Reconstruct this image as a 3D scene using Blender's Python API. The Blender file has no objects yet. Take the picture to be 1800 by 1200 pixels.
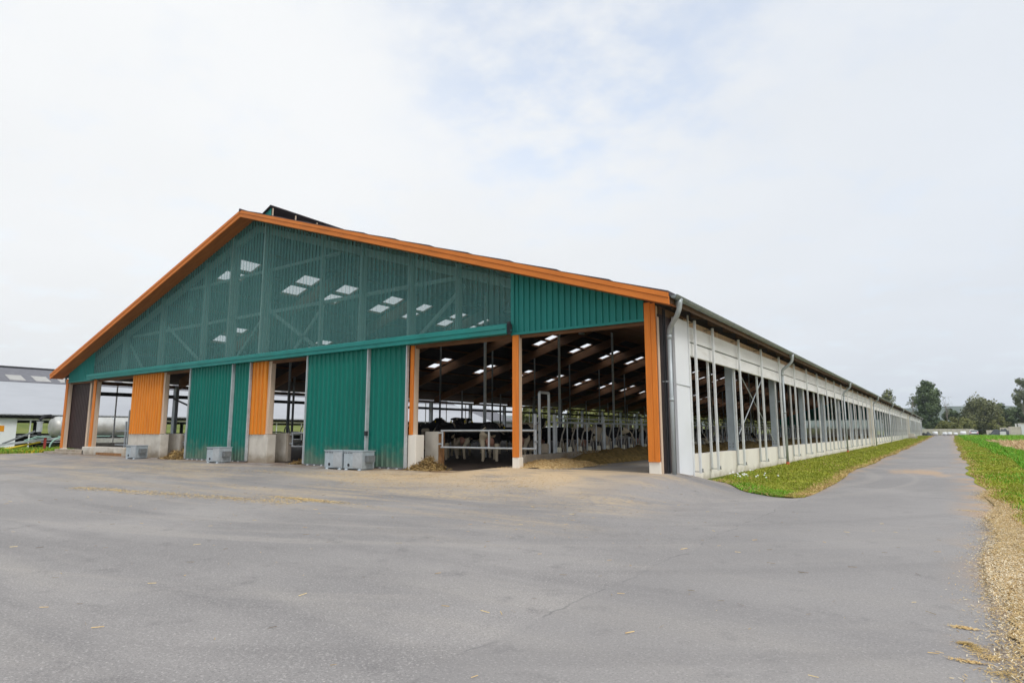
import bpy, math, random
from mathutils import Vector, Matrix, noise
random.seed(7)
R = math.radians
S = bpy.context.scene
COL = S.collection

# ------------------------------------------------------------------ camera
YAW, PITCH, ROLL, F = 0.6080994, 0.1439022, -0.0006990, 1091.165
cd = bpy.data.cameras.new("camera"); cam = bpy.data.objects.new("camera", cd); COL.objects.link(cam)
cd.sensor_width = 36; cd.lens = F / 1800 * 36; cd.clip_start = 0.1; cd.clip_end = 9000
fw = Vector((-math.sin(YAW) * math.cos(PITCH), math.cos(YAW) * math.cos(PITCH), math.sin(PITCH)))
rt = Vector((math.cos(YAW), math.sin(YAW), 0)); up = rt.cross(fw)
r2 = rt * math.cos(ROLL) + up * math.sin(ROLL); u2 = up * math.cos(ROLL) - rt * math.sin(ROLL)
M = Matrix((r2, u2, -fw)).transposed().to_4x4(); M.translation = Vector((6.322, -15.937, 1.1))
cam.matrix_world = M
S.camera = cam
S.view_settings.view_transform = 'Standard'; S.view_settings.look = 'None'
S.view_settings.exposure = 0.0; S.view_settings.gamma = 1.0
S.render.engine = 'CYCLES'
S.cycles.max_bounces = 8; S.cycles.transparent_max_bounces = 12; S.cycles.diffuse_bounces = 5
S.cycles.use_denoising = True

# ------------------------------------------------------------------ world: sky with broken cloud
SUN_EL, SUN_AZ = R(48), R(112)          # azimuth clockwise from +Y
w = bpy.data.worlds.new("World"); S.world = w; w.use_nodes = True
nt = w.node_tree; N = nt.nodes; L = nt.links; N.clear()
def nd(t, **k):
    n = N.new(t)
    for a, b in k.items(): setattr(n, a, b)
    return n
out = nd('ShaderNodeOutputWorld'); bg = nd('ShaderNodeBackground'); bg.inputs[1].default_value = 0.1
sky = nd('ShaderNodeTexSky', sky_type='NISHITA', sun_disc=False, sun_elevation=SUN_EL, sun_rotation=SUN_AZ)
tc = nd('ShaderNodeTexCoord'); sep = nd('ShaderNodeSeparateXYZ'); L.new(tc.outputs['Generated'], sep.inputs[0])
def math_(op, a, b=None, clamp=False):
    n = nd('ShaderNodeMath', operation=op, use_clamp=clamp)
    for i, v in enumerate((a, b)):
        if v is None: continue
        if hasattr(v, 'links'): L.new(v, n.inputs[i])
        else: n.inputs[i].default_value = v
    return n.outputs[0]
zc = math_('ADD', math_('MAXIMUM', sep.outputs[2], 0.0), 0.16)
cx = math_('DIVIDE', sep.outputs[0], zc); cy = math_('DIVIDE', sep.outputs[1], zc)
cmb = nd('ShaderNodeCombineXYZ'); L.new(cx, cmb.inputs[0]); L.new(cy, cmb.inputs[1])
n1 = nd('ShaderNodeTexNoise'); n1.inputs['Scale'].default_value = 4.2; n1.inputs['Detail'].default_value = 6; n1.inputs['Roughness'].default_value = 0.55
L.new(cmb.outputs[0], n1.inputs['Vector'])
n2 = nd('ShaderNodeTexNoise'); n2.inputs['Scale'].default_value = 0.75; n2.inputs['Detail'].default_value = 3
L.new(cmb.outputs[0], n2.inputs['Vector'])
# thinner cloud round one part of the sky (a gap in the deck high over the barn)
GAP = Vector((-0.37, 0.70, 0.61)).normalized()
dot = nd('ShaderNodeVectorMath', operation='DOT_PRODUCT'); nrm = nd('ShaderNodeVectorMath', operation='NORMALIZE')
L.new(tc.outputs['Generated'], nrm.inputs[0]); L.new(nrm.outputs[0], dot.inputs[0]); dot.inputs[1].default_value = GAP
gap = nd('ShaderNodeMapRange', interpolation_type='SMOOTHSTEP'); gap.inputs['From Min'].default_value = 0.93; gap.inputs['From Max'].default_value = 1.0
L.new(dot.outputs['Value'], gap.inputs['Value'])
thin = nd('ShaderNodeMapRange', interpolation_type='SMOOTHSTEP'); thin.inputs['From Min'].default_value = 0.66; thin.inputs['From Max'].default_value = 0.36
L.new(n1.outputs[0], thin.inputs['Value'])
faint = nd('ShaderNodeMapRange', interpolation_type='SMOOTHSTEP'); faint.inputs['From Min'].default_value = 0.50; faint.inputs['From Max'].default_value = 0.30; faint.inputs['To Max'].default_value = 0.07
L.new(n1.outputs[0], faint.inputs['Value'])
open_ = math_('ADD', math_('MULTIPLY', math_('MULTIPLY', gap.outputs[0], thin.outputs[0]), 0.36), faint.outputs[0])
mr = nd('ShaderNodeMath', operation='SUBTRACT', use_clamp=True); mr.inputs[0].default_value = 1.0; L.new(open_, mr.inputs[1])
# cloud brightness: brighter overhead and toward the veiled sun, slightly grey in the deck
el = nd('ShaderNodeMapRange'); el.inputs['From Min'].default_value = 0.62; el.inputs['From Max'].default_value = 1.0
el.inputs['To Min'].default_value = 0.0; el.inputs['To Max'].default_value = 9.5; L.new(sep.outputs[2], el.inputs['Value'])
lf = nd('ShaderNodeVectorMath', operation='DOT_PRODUCT'); L.new(nrm.outputs[0], lf.inputs[0]); lf.inputs[1].default_value = (-0.95, 0.25, 0.2)
glow = nd('ShaderNodeMapRange', interpolation_type='SMOOTHSTEP'); glow.inputs['From Min'].default_value = 0.15; glow.inputs['From Max'].default_value = 1.0
glow.inputs['To Max'].default_value = 0.9; L.new(lf.outputs['Value'], glow.inputs['Value'])
tex = math_('MULTIPLY', math_('SUBTRACT', n2.outputs[0], 0.5), 1.7)
br = math_('ADD', math_('ADD', 8.75, el.outputs[0]), math_('ADD', glow.outputs[0], tex))
cc = nd('ShaderNodeMix', data_type='RGBA'); cc.inputs[6].default_value = (0.925, 0.975, 1.045, 1); cc.inputs[7].default_value = (1.0, 1.0, 0.985, 1)
L.new(math_('MULTIPLY', glow.outputs[0], 0.77, True), cc.inputs[0])
cm = nd('ShaderNodeVectorMath', operation='SCALE'); L.new(cc.outputs[2], cm.inputs[0]); L.new(br, cm.inputs['Scale'])
sk2 = nd('ShaderNodeVectorMath', operation='MULTIPLY'); L.new(sky.outputs[0], sk2.inputs[0]); sk2.inputs[1].default_value = (3.1, 3.1, 3.0)
mix = nd('ShaderNodeMix', data_type='RGBA'); L.new(mr.outputs[0], mix.inputs[0]); L.new(sk2.outputs[0], mix.inputs[6]); L.new(cm.outputs[0], mix.inputs[7])
L.new(mix.outputs[2], bg.inputs[0]); L.new(bg.outputs[0], out.inputs[0])

# ------------------------------------------------------------------ sun behind cloud
sd = bpy.data.lights.new("sun", 'SUN'); sd.energy = 1.6; sd.angle = R(18); sd.color = (1, 0.96, 0.9)
so = bpy.data.objects.new("sun", sd); COL.objects.link(so)
sv = Vector((math.sin(SUN_AZ) * math.cos(SUN_EL), math.cos(SUN_AZ) * math.cos(SUN_EL), math.sin(SUN_EL)))
so.rotation_euler = sv.to_track_quat('Z', 'Y').to_euler(); so.location = (20, -40, 60)

# ------------------------------------------------------------------ materials
def mat(name, col, rough=0.7, var=0.12, scale=3.0, metal=0.0, bump=0.0, bscale=40, col2=None, detail=4, stretch=(1, 1, 1), spec=0.4, stain=None, stainscale=1.2, dirt=None):
    m = bpy.data.materials.new(name); m.use_nodes = True
    t = m.node_tree; n = t.nodes; b = n['Principled BSDF']
    b.inputs['Roughness'].default_value = rough; b.inputs['Metallic'].default_value = metal
    b.inputs['Specular IOR Level'].default_value = spec
    tx = n.new('ShaderNodeTexCoord'); mp = n.new('ShaderNodeMapping'); mp.inputs['Scale'].default_value = stretch
    t.links.new(tx.outputs['Object'], mp.inputs[0])
    nz = n.new('ShaderNodeTexNoise'); nz.inputs['Scale'].default_value = scale; nz.inputs['Detail'].default_value = detail
    nz.inputs['Roughness'].default_value = 0.65
    t.links.new(mp.outputs[0], nz.inputs['Vector'])
    mx = n.new('ShaderNodeMix'); mx.data_type = 'RGBA'
    a = [max(0, c * (1 - var)) for c in col]; c2 = col2 or [min(1, c * (1 + var)) for c in col]
    mx.inputs[6].default_value = (*a, 1); mx.inputs[7].default_value = (*c2, 1)
    rp = n.new('ShaderNodeMapRange'); rp.inputs[1].default_value = 0.3; rp.inputs[2].default_value = 0.7
    t.links.new(nz.outputs[0], rp.inputs[0]); t.links.new(rp.outputs[0], mx.inputs[0])
    res = mx.outputs[2]
    if stain:
        ns = n.new('ShaderNodeTexNoise'); ns.inputs['Scale'].default_value = stainscale; ns.inputs['Detail'].default_value = 6
        t.links.new(mp.outputs[0], ns.inputs['Vector'])
        r2_ = n.new('ShaderNodeMapRange'); r2_.inputs[1].default_value = 0.52; r2_.inputs[2].default_value = 0.72; r2_.inputs[4].default_value = 0.75
        t.links.new(ns.outputs[0], r2_.inputs[0])
        m2 = n.new('ShaderNodeMix'); m2.data_type = 'RGBA'; m2.inputs[7].default_value = (*stain, 1)
        t.links.new(r2_.outputs[0], m2.inputs[0]); t.links.new(res, m2.inputs[6]); res = m2.outputs[2]
    if dirt:
        dc, zl, zh = dirt
        sz = n.new('ShaderNodeSeparateXYZ'); t.links.new(tx.outputs['Object'], sz.inputs[0])
        nd_ = n.new('ShaderNodeTexNoise'); nd_.inputs['Scale'].default_value = 2.6; nd_.inputs['Detail'].default_value = 6; t.links.new(tx.outputs['Object'], nd_.inputs['Vector'])
        a1 = n.new('ShaderNodeMath'); a1.operation = 'MULTIPLY_ADD'; t.links.new(nd_.outputs[0], a1.inputs[0]); a1.inputs[1].default_value = -(zh - zl) * 1.6; t.links.new(sz.outputs[2], a1.inputs[2])
        rd = n.new('ShaderNodeMapRange'); rd.interpolation_type = 'SMOOTHSTEP'; rd.inputs[1].default_value = zl - (zh - zl) * .5; rd.inputs[2].default_value = zl - (zh - zl) * 1.1; rd.inputs[1].default_value = zh - (zh - zl) * .8; rd.inputs[2].default_value = zl - (zh - zl) * .8; rd.inputs[3].default_value = 0; rd.inputs[4].default_value = 0.75
        t.links.new(a1.outputs[0], rd.inputs[0])
        m3 = n.new('ShaderNodeMix'); m3.data_type = 'RGBA'; m3.inputs[7].default_value = (*dc, 1); t.links.new(rd.outputs[0], m3.inputs[0]); t.links.new(res, m3.inputs[6]); res = m3.outputs[2]
    t.links.new(res, b.inputs['Base Color'])
    if bump:
        nb = n.new('ShaderNodeTexNoise'); nb.inputs['Scale'].default_value = bscale; nb.inputs['Detail'].default_value = 5
        t.links.new(mp.outputs[0], nb.inputs['Vector'])
        bp = n.new('ShaderNodeBump'); bp.inputs['Strength'].default_value = bump; bp.inputs['Distance'].default_value = 0.02
        t.links.new(nb.outputs[0], bp.inputs['Height']); t.links.new(bp.outputs[0], b.inputs['Normal'])
    return m
M_ = {}
M_['green'] = mat('green_sheet', (0.022, 0.218, 0.196), 0.5, 0.12, 0.8, stretch=(1, 1, 0.3), stain=(0.040, 0.235, 0.212), stainscale=0.5, spec=0.2)
M_['door'] = mat('green_door_sheet', (0.001, 0.155, 0.118), 0.45, 0.12, 0.7, stretch=(1, 1, 0.25), stain=(0.010, 0.170, 0.132), stainscale=0.6, spec=0.25, dirt=((0.16, 0.20, 0.15), -0.13, 0.75))
M_['orange'] = mat('orange_boards', (0.74, 0.245, 0.016), 0.6, 0.10, 2.5, stretch=(3, 3, 0.35), bump=0.15, bscale=30, stain=(0.62, 0.19, 0.014), stainscale=1.5)
M_['orangepost'] = mat('orange_post_boards', (0.72, 0.205, 0.020), 0.6, 0.12, 2.5, stretch=(3, 3, 0.35), bump=0.15, bscale=30, stain=(0.60, 0.155, 0.016), stainscale=1.5)
M_['orangefascia'] = mat('orange_fascia', (0.68, 0.195, 0.026), 0.6, 0.12, 1.6, stretch=(0.35, 2, 2), bump=0.15, bscale=25)
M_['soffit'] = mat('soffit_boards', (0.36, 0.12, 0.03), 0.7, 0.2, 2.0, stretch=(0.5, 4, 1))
M_['timber'] = mat('weathered_timber', (0.66, 0.51, 0.38), 0.8, 0.18, 2.0, stretch=(5, 5, 0.3), bump=0.3, bscale=20, stain=(0.46, 0.34, 0.25))
M_['eave'] = mat('eave_timber', (0.16, 0.10, 0.065), 0.8, 0.25, 1.6, stretch=(3, 0.4, 3))
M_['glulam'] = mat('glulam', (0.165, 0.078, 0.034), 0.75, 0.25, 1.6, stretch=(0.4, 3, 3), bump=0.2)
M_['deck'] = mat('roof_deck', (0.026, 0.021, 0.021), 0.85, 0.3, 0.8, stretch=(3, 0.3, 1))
M_['rooftop'] = mat('fibre_cement', (0.075, 0.065, 0.075), 0.85, 0.2, 2.0)
M_['brown'] = mat('brown_panel', (0.040, 0.022, 0.022), 0.6, 0.2, 1.5)
M_['concrete'] = mat('concrete', (0.63, 0.585, 0.51), 0.9, 0.09, 2.2, bump=0.25, bscale=25, stain=(0.44, 0.385, 0.31), stainscale=1.4, dirt=((0.25, 0.19, 0.12), -0.2, 0.35))
M_['plinth'] = mat('wall_concrete', (0.84, 0.79, 0.70), 0.88, 0.06, 1.4, stretch=(1, 1, 0.35), bump=0.15, bscale=15, stain=(0.70, 0.63, 0.52), stainscale=0.9, dirt=((0.42, 0.36, 0.25), -0.45, -0.15))
M_['kerb'] = mat('stained_concrete', (0.40, 0.34, 0.27), 0.9, 0.2, 2.0, bump=0.3, stain=(0.24, 0.17, 0.10))
M_['floor'] = mat('dung_alley', (0.060, 0.042, 0.032), 0.7, 0.35, 0.9, bump=0.3, bscale=8, stain=(0.035, 0.022, 0.015))
M_['alley'] = mat('feed_alley', (0.27, 0.24, 0.21), 0.85, 0.2, 0.8, stretch=(1, 0.3, 1), bump=0.2, bscale=10, stain=(0.30, 0.22, 0.12))
M_['galv'] = mat('galvanised', (0.50, 0.53, 0.55), 0.5, 0.14, 6.0, metal=0.35, stain=(0.38, 0.40, 0.41), stainscale=3)
M_['galvbox'] = mat('galvanised_sheet', (0.46, 0.52, 0.56), 0.45, 0.16, 5.0, metal=0.35, stain=(0.34, 0.36, 0.36), stainscale=2.2)
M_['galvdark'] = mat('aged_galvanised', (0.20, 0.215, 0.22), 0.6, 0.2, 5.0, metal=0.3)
M_['column'] = mat('galvanised_column', (0.42, 0.47, 0.51), 0.55, 0.10, 3.0, metal=0.2)
M_['zinc'] = mat('zinc', (0.27, 0.31, 0.31), 0.45, 0.15, 2.0, metal=0.5, stain=(0.19, 0.22, 0.22))
M_['pipe'] = mat('zinc_pipe', (0.42, 0.46, 0.47), 0.45, 0.10, 2.0, metal=0.3)
M_['white'] = mat('white_sheet', (0.80, 0.82, 0.845), 0.55, 0.03, 1.0, stain=(0.74, 0.755, 0.765), stainscale=0.7)
M_['curtain'] = mat('white_curtain', (0.78, 0.78, 0.765), 0.7, 0.05, 1.0, stretch=(1, 0.6, 4), stain=(0.64, 0.62, 0.58), stainscale=1.2)
M_['rail'] = mat('white_rail', (0.74, 0.755, 0.755), 0.5, 0.06, 3.0, stain=(0.52, 0.51, 0.48), stainscale=2)
M_['dark'] = mat('dark_gap', (0.03, 0.03, 0.035), 0.7, 0.2, 3)
M_['rust'] = mat('rusty_edge', (0.30, 0.15, 0.06), 0.85, 0.3, 6)
M_['pvc'] = mat('orange_pvc', (0.65, 0.16, 0.07), 0.5, 0.1, 4)
M_['stop'] = mat('plastic_stop', (0.74, 0.68, 0.52), 0.5, 0.1, 5)
M_['worn'] = mat('worn_steel', (0.36, 0.33, 0.285), 0.55, 0.2, 5, metal=0.3, stain=(0.24, 0.175, 0.11), stainscale=3)
M_['silage'] = mat('silage', (0.13, 0.085, 0.018), 0.95, 0.5, 7, bump=0.9, bscale=22, col2=(0.38, 0.245, 0.07), detail=8)
M_['straw'] = mat('straw', (0.62, 0.43, 0.17), 0.85, 0.3, 14, col2=(0.80, 0.62, 0.32), bump=0.5, bscale=50)
M_['oldstraw'] = mat('old_straw', (0.27, 0.165, 0.055), 0.9, 0.6, 5, col2=(0.56, 0.38, 0.15), bump=0.8, bscale=30)
M_['chaff'] = mat('chaff', (0.48, 0.30, 0.115), 0.9, 0.2, 12, col2=(0.78, 0.56, 0.27), bump=0.6, bscale=60)
M_['grass'] = mat('grass_blades', (0.260, 0.335, 0.020), 0.75, 0.3, 1.6, col2=(0.45, 0.46, 0.055), detail=6)
M_['drygrass'] = mat('dry_grass', (0.52, 0.36, 0.12), 0.8, 0.3, 3, col2=(0.72, 0.51, 0.23))
M_['lushgrass'] = mat('lush_grass', (0.120, 0.36, 0.010), 0.7, 0.3, 1.8, col2=(0.22, 0.52, 0.03))
M_['stubble'] = mat('maize_stubble', (0.52, 0.36, 0.18), 0.9, 0.3, 3, col2=(0.74, 0.58, 0.36))
M_['nroof'] = mat('pale_roof', (0.375, 0.385, 0.405), 0.7, 0.04, 0.8, stretch=(1, 0.4, 1), stain=(0.335, 0.345, 0.365), stainscale=0.3)
M_['ndark'] = mat('grey_roof', (0.15, 0.15, 0.165), 0.85, 0.15, 2)
M_['nsky'] = mat('roof_light', (0.36, 0.35, 0.33), 0.6, 0.15, 2)
M_['bark'] = mat('bark', (0.13, 0.105, 0.08), 0.9, 0.3, 5)
M_['palebark'] = mat('pale_bark', (0.30, 0.27, 0.24), 0.9, 0.3, 3)
M_['tyre'] = mat('tyre', (0.02, 0.02, 0.022), 0.8, 0.2, 6)
M_['tank'] = mat('grey_tank', (0.50, 0.50, 0.47), 0.45, 0.15, 1.5, metal=0.3, stain=(0.34, 0.33, 0.29))
M_['mint'] = mat('mint_frame', (0.30, 0.47, 0.40), 0.5, 0.1, 3)
M_['yellow'] = mat('yellow_paint', (0.75, 0.55, 0.02), 0.5, 0.1, 3)
M_['red'] = mat('red_paint', (0.35, 0.05, 0.04), 0.5, 0.1, 3)
M_['signorange'] = mat('orange_sign', (0.80, 0.32, 0.01), 0.5, 0.05, 3)
M_['tarp'] = mat('black_tarp', (0.035, 0.042, 0.045), 0.5, 0.4, 3, bump=0.4, bscale=5)
M_['bale'] = mat('white_wrap', (0.74, 0.76, 0.76), 0.4, 0.05, 2)
M_['carwhite'] = mat('car_paint', (0.72, 0.74, 0.77), 0.25, 0.02, 2)
M_['glass'] = mat('car_glass', (0.03, 0.035, 0.04), 0.08, 0.1, 2)
M_['lamp'] = mat('tail_lamp', (0.55, 0.02, 0.02), 0.3, 0.1, 2)
M_['udder'] = mat('udder_skin', (0.52, 0.27, 0.20), 0.7, 0.15, 8)
M_['palechip'] = mat('pale_chip', (0.72, 0.60, 0.40), 0.9, 0.15, 9, col2=(0.90, 0.80, 0.60))
M_['flower'] = mat('white_petal', (0.8, 0.8, 0.78), 0.7, 0.05, 5)
M_['yflower'] = mat('yellow_petal', (0.8, 0.6, 0.02), 0.7, 0.05, 5)

def leafmat(name, c1, c2):
    m = mat(name, c1, 0.75, 0.25, 0.45, col2=c2, detail=5)
    return m
M_['leafdark'] = leafmat('dark_leaves', (0.054, 0.100, 0.044), (0.155, 0.205, 0.085))
M_['leafolive'] = leafmat('olive_leaves', (0.095, 0.118, 0.050), (0.24, 0.245, 0.10))
M_['leafyellow'] = leafmat('yellow_green_leaves', (0.11, 0.135, 0.034), (0.24, 0.24, 0.065))
M_['leafpale'] = leafmat('pale_leaves', (0.09, 0.12, 0.06), (0.22, 0.24, 0.13))

def translucent(name, col, tr):
    m = bpy.data.materials.new(name); m.use_nodes = True; t = m.node_tree; n = t.nodes; n.clear()
    o = n.new('ShaderNodeOutputMaterial'); a = n.new('ShaderNodeBsdfTranslucent'); a.inputs[0].default_value = (*col, 1)
    d = n.new('ShaderNodeBsdfTransparent'); d.inputs[0].default_value = (0.97, 0.98, 1, 1)
    x = n.new('ShaderNodeMixShader'); x.inputs[0].default_value = tr
    t.links.new(a.outputs[0], x.inputs[1]); t.links.new(d.outputs[0], x.inputs[2]); t.links.new(x.outputs[0], o.inputs[0])
    return m
M_['skylight'] = translucent('skylight_sheet', (0.80, 0.82, 0.84), 0.45)

# finely perforated green sheet: part of the light passes straight through
def perforated():
    m = mat('perforated_green_sheet', (0.078, 0.212, 0.202), 0.65, 0.10, 1.0, stretch=(1, 1, 0.3))
    t = m.node_tree; n = t.nodes; b = n['Principled BSDF']; o = n['Material Output']
    tr = n.new('ShaderNodeBsdfTransparent'); x = n.new('ShaderNodeMixShader'); x.inputs[0].default_value = 0.37
    t.links.new(b.outputs[0], x.inputs[1]); t.links.new(tr.outputs[0], x.inputs[2]); t.links.new(x.outputs[0], o.inputs[0])
    return m
M_['mesh'] = perforated()

# cow hide: black with white patches that follow the animal; white legs, belly and blaze
def cowmat(name, seed, white=0.56):
    m = bpy.data.materials.new(name); m.use_nodes = True; t = m.node_tree; n = t.nodes; b = n['Principled BSDF']
    b.inputs['Roughness'].default_value = 0.75; b.inputs['Specular IOR Level'].default_value = 0.2
    tx = n.new('ShaderNodeTexCoord'); mp = n.new('ShaderNodeMapping'); mp.inputs['Location'].default_value = (seed * 3.1, seed * 1.7, seed)
    t.links.new(tx.outputs['Object'], mp.inputs[0])
    nz = n.new('ShaderNodeTexNoise'); nz.inputs['Scale'].default_value = 1.5; nz.inputs['Detail'].default_value = 2; nz.inputs['Distortion'].default_value = 0.6
    t.links.new(mp.outputs[0], nz.inputs['Vector'])
    s = n.new('ShaderNodeSeparateXYZ'); t.links.new(tx.outputs['Object'], s.inputs[0])
    zz = n.new('ShaderNodeMapRange'); zz.inputs[1].default_value = 0.45; zz.inputs[2].default_value = 1.0; zz.inputs[3].default_value = 0.36; zz.inputs[4].default_value = 0.0
    t.links.new(s.outputs[2], zz.inputs[0])
    ad = n.new('ShaderNodeMath'); ad.operation = 'ADD'; t.links.new(nz.outputs[0], ad.inputs[0]); t.links.new(zz.outputs[0], ad.inputs[1])
    r = n.new('ShaderNodeMapRange'); r.inputs[1].default_value = white; r.inputs[2].default_value = white + 0.03
    t.links.new(ad.outputs[0], r.inputs[0])
    mx = n.new('ShaderNodeMix'); mx.data_type = 'RGBA'; mx.inputs[6].default_value = (0.014, 0.013, 0.014, 1); mx.inputs[7].default_value = (0.60, 0.50, 0.36, 1)
    bx = n.new('ShaderNodeMapRange'); bx.inputs[1].default_value = 1.24; bx.inputs[2].default_value = 1.30; t.links.new(s.outputs[0], bx.inputs[0])
    ab = n.new('ShaderNodeMath'); ab.operation = 'ABSOLUTE'; t.links.new(s.outputs[1], ab.inputs[0])
    by = n.new('ShaderNodeMapRange'); by.inputs[1].default_value = 0.045; by.inputs[2].default_value = 0.065; by.inputs[3].default_value = 1; by.inputs[4].default_value = 0; t.links.new(ab.outputs[0], by.inputs[0])
    bl = n.new('ShaderNodeMath'); bl.operation = 'MULTIPLY'; t.links.new(bx.outputs[0], bl.inputs[0]); t.links.new(by.outputs[0], bl.inputs[1])
    mm = n.new('ShaderNodeMath'); mm.operation = 'MAXIMUM'; t.links.new(r.outputs[0], mm.inputs[0]); t.links.new(bl.outputs[0], mm.inputs[1])
    t.links.new(mm.outputs[0], mx.inputs[0]); t.links.new(mx.outputs[2], b.inputs['Base Color'])
    return m
COWM = [cowmat('cow_hide_%s' % k, i * 1.37 + 0.4, wv) for i, (k, wv) in enumerate((('dark', 0.66), ('pied', 0.60), ('mostly_black', 0.72), ('pale', 0.54)))]

# asphalt: grey aggregate with worn paths, dust, chaff stains and a seam
def asphalt():
    m = bpy.data.materials.new('asphalt'); m.use_nodes = True; t = m.node_tree; n = t.nodes; b = n['Principled BSDF']
    b.inputs['Roughness'].default_value = 0.82; b.inputs['Specular IOR Level'].default_value = 0.3
    tx = n.new('ShaderNodeTexCoord'); P = tx.outputs['Object']
    def noi(sc, det=4, st=None, rough=0.6, rot=0):
        z = n.new('ShaderNodeTexNoise'); z.inputs['Scale'].default_value = sc; z.inputs['Detail'].default_value = det; z.inputs['Roughness'].default_value = rough
        if st:
            mp = n.new('ShaderNodeMapping'); mp.inputs['Scale'].default_value = st; mp.inputs['Rotation'].default_value = (0, 0, rot); t.links.new(P, mp.inputs[0]); t.links.new(mp.outputs[0], z.inputs['Vector'])
        else: t.links.new(P, z.inputs['Vector'])
        return z.outputs[0]
    def rng(v, a, c, lo=0.0, hi=1.0):
        r = n.new('ShaderNodeMapRange'); r.interpolation_type = 'SMOOTHSTEP'; r.inputs[1].default_value = a; r.inputs[2].default_value = c; r.inputs[3].default_value = lo; r.inputs[4].default_value = hi
        t.links.new(v, r.inputs[0]); return r.outputs[0]
    def mx(f, a, c):
        x = n.new('ShaderNodeMix'); x.data_type = 'RGBA'
        t.links.new(f, x.inputs[0])
        for i, v in ((6, a), (7, c)):
            if hasattr(v, 'links'): t.links.new(v, x.inputs[i])
            else: x.inputs[i].default_value = (*v, 1)
        return x.outputs[2]
    def ma(op, a, c=None):
        x = n.new('ShaderNodeMath'); x.operation = op; x.use_clamp = False
        for i, v in enumerate((a, c)):
            if v is None: continue
            if hasattr(v, 'links'): t.links.new(v, x.inputs[i])
            else: x.inputs[i].default_value = v
        return x.outputs[0]
    sx = n.new('ShaderNodeSeparateXYZ'); t.links.new(P, sx.inputs[0]); X, Y = sx.outputs[0], sx.outputs[1]
    big = noi(0.22, 4)
    col = mx(rng(big, 0.35, 0.65), (0.222, 0.214, 0.213), (0.285, 0.273, 0.268))
    # broad worn streaks where vehicles turn in from the road
    st = noi(0.55, 5, (0.16, 1.4, 1), 0.6, R(-14))
    col = mx(rng(st, 0.50, 0.72, 0, 0.55), col, (0.335, 0.315, 0.292))
    st3 = noi(0.8, 5, (0.10, 1.1, 1), 0.6, R(16))
    col = mx(rng(st3, 0.52, 0.72, 0, 0.6), col, (0.172, 0.166, 0.168))
    # curved tyre arcs swinging from the road to the feed alley
    dx_ = ma('SUBTRACT', X, -9.0); dy_ = ma('SUBTRACT', Y, 8.0)
    rad = ma('SQRT', ma('ADD', ma('MULTIPLY', dx_, dx_), ma('MULTIPLY', dy_, dy_)))
    arc = n.new('ShaderNodeTexNoise'); arc.inputs['Scale'].default_value = 1.0; arc.inputs['Detail'].default_value = 5
    cxy = n.new('ShaderNodeCombineXYZ'); t.links.new(ma('MULTIPLY', rad, 1.5), cxy.inputs[0]); t.links.new(ma('MULTIPLY', X, 0.12), cxy.inputs[1]); t.links.new(cxy.outputs[0], arc.inputs['Vector'])
    col = mx(rng(arc.outputs[0], 0.54, 0.70, 0, 0.45), col, (0.185, 0.178, 0.178))
    col = mx(rng(arc.outputs[0], 0.46, 0.32, 0, 0.5), col, (0.33, 0.31, 0.29))
    blot = noi(2.6, 5)
    col = mx(rng(blot, 0.54, 0.78, 0, 0.8), col, (0.165, 0.159, 0.160))
    # aggregate
    ag = noi(45, 4, rough=0.85)
    col = mx(rng(ag, 0.50, 0.68, 0, 0.7), col, (0.47, 0.455, 0.445))
    ag2 = noi(60, 3, rough=0.85)
    col = mx(rng(ag2, 0.52, 0.68, 0, 0.85), col, (0.10, 0.10, 0.105))
    vo = n.new('ShaderNodeTexVoronoi'); vo.inputs['Scale'].default_value = 11; t.links.new(P, vo.inputs['Vector'])
    col = mx(rng(vo.outputs['Distance'], 0.05, 0.09, 0.75, 0), col, (0.50, 0.48, 0.44))
    # seam between yard and road: x = 3.4 + wobble, for y < 0
    wob = noi(0.9, 5)
    dseam = ma('ABSOLUTE', ma('SUBTRACT', X, ma('ADD', 3.10, ma('MULTIPLY', wob, 0.55))))
    patch = noi(3.5, 3)
    seam = ma('MULTIPLY', rng(dseam, 0.004, 0.022, 1.0, 0), ma('MULTIPLY', rng(Y, -0.8, 0.5, 1, 0), rng(patch, 0.38, 0.60)))
    col = mx(ma('MULTIPLY', seam, 0.5), col, (0.09, 0.09, 0.095))
    # road side slightly coarser and darker than the yard
    col = mx(ma('MULTIPLY', rng(X, 3.3, 3.45), rng(Y, -1, 3, 0.35, 0.12)), col, (0.225, 0.218, 0.218))
    # chaff dust, in wheel-swept streaks before the doors
    ch = noi(1.2, 6, (0.13, 1.0, 1), 0.65, R(7))
    ch2 = noi(9, 4)
    zone = ma('MULTIPLY', rng(Y, -9.6, -4.5), rng(X, 0.2, 2.4, 1, 0))
    f = ma('MULTIPLY', ma('MULTIPLY', rng(ch, 0.44, 0.66), rng(ch2, 0.30, 0.58)), zone)
    col = mx(ma('MULTIPLY', f, 0.65), col, (0.50, 0.39, 0.25))
    # wide pale dust before the feed alley
    zone2 = ma('MULTIPLY', ma('MULTIPLY', rng(Y, -4.6, -1.2), rng(X, -14, -6.0)), rng(X, -2.2, 1.0, 1, 0))
    col = mx(ma('MULTIPLY', ma('MULTIPLY', zone2, rng(noi(1.4, 7, (0.35, 1, 1)), 0.25, 0.55)), 0.95), col, (0.62, 0.475, 0.305))
    # muddy film right at the cow doors
    zone3 = ma('MULTIPLY', ma('MULTIPLY', rng(Y, -1.7, 0.0), rng(X, -7.2, -5.6, 1, 0)), rng(noi(1.6, 5), 0.40, 0.56))
    col = mx(ma('MULTIPLY', zone3, 0.8), col, (0.155, 0.085, 0.045))
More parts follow.
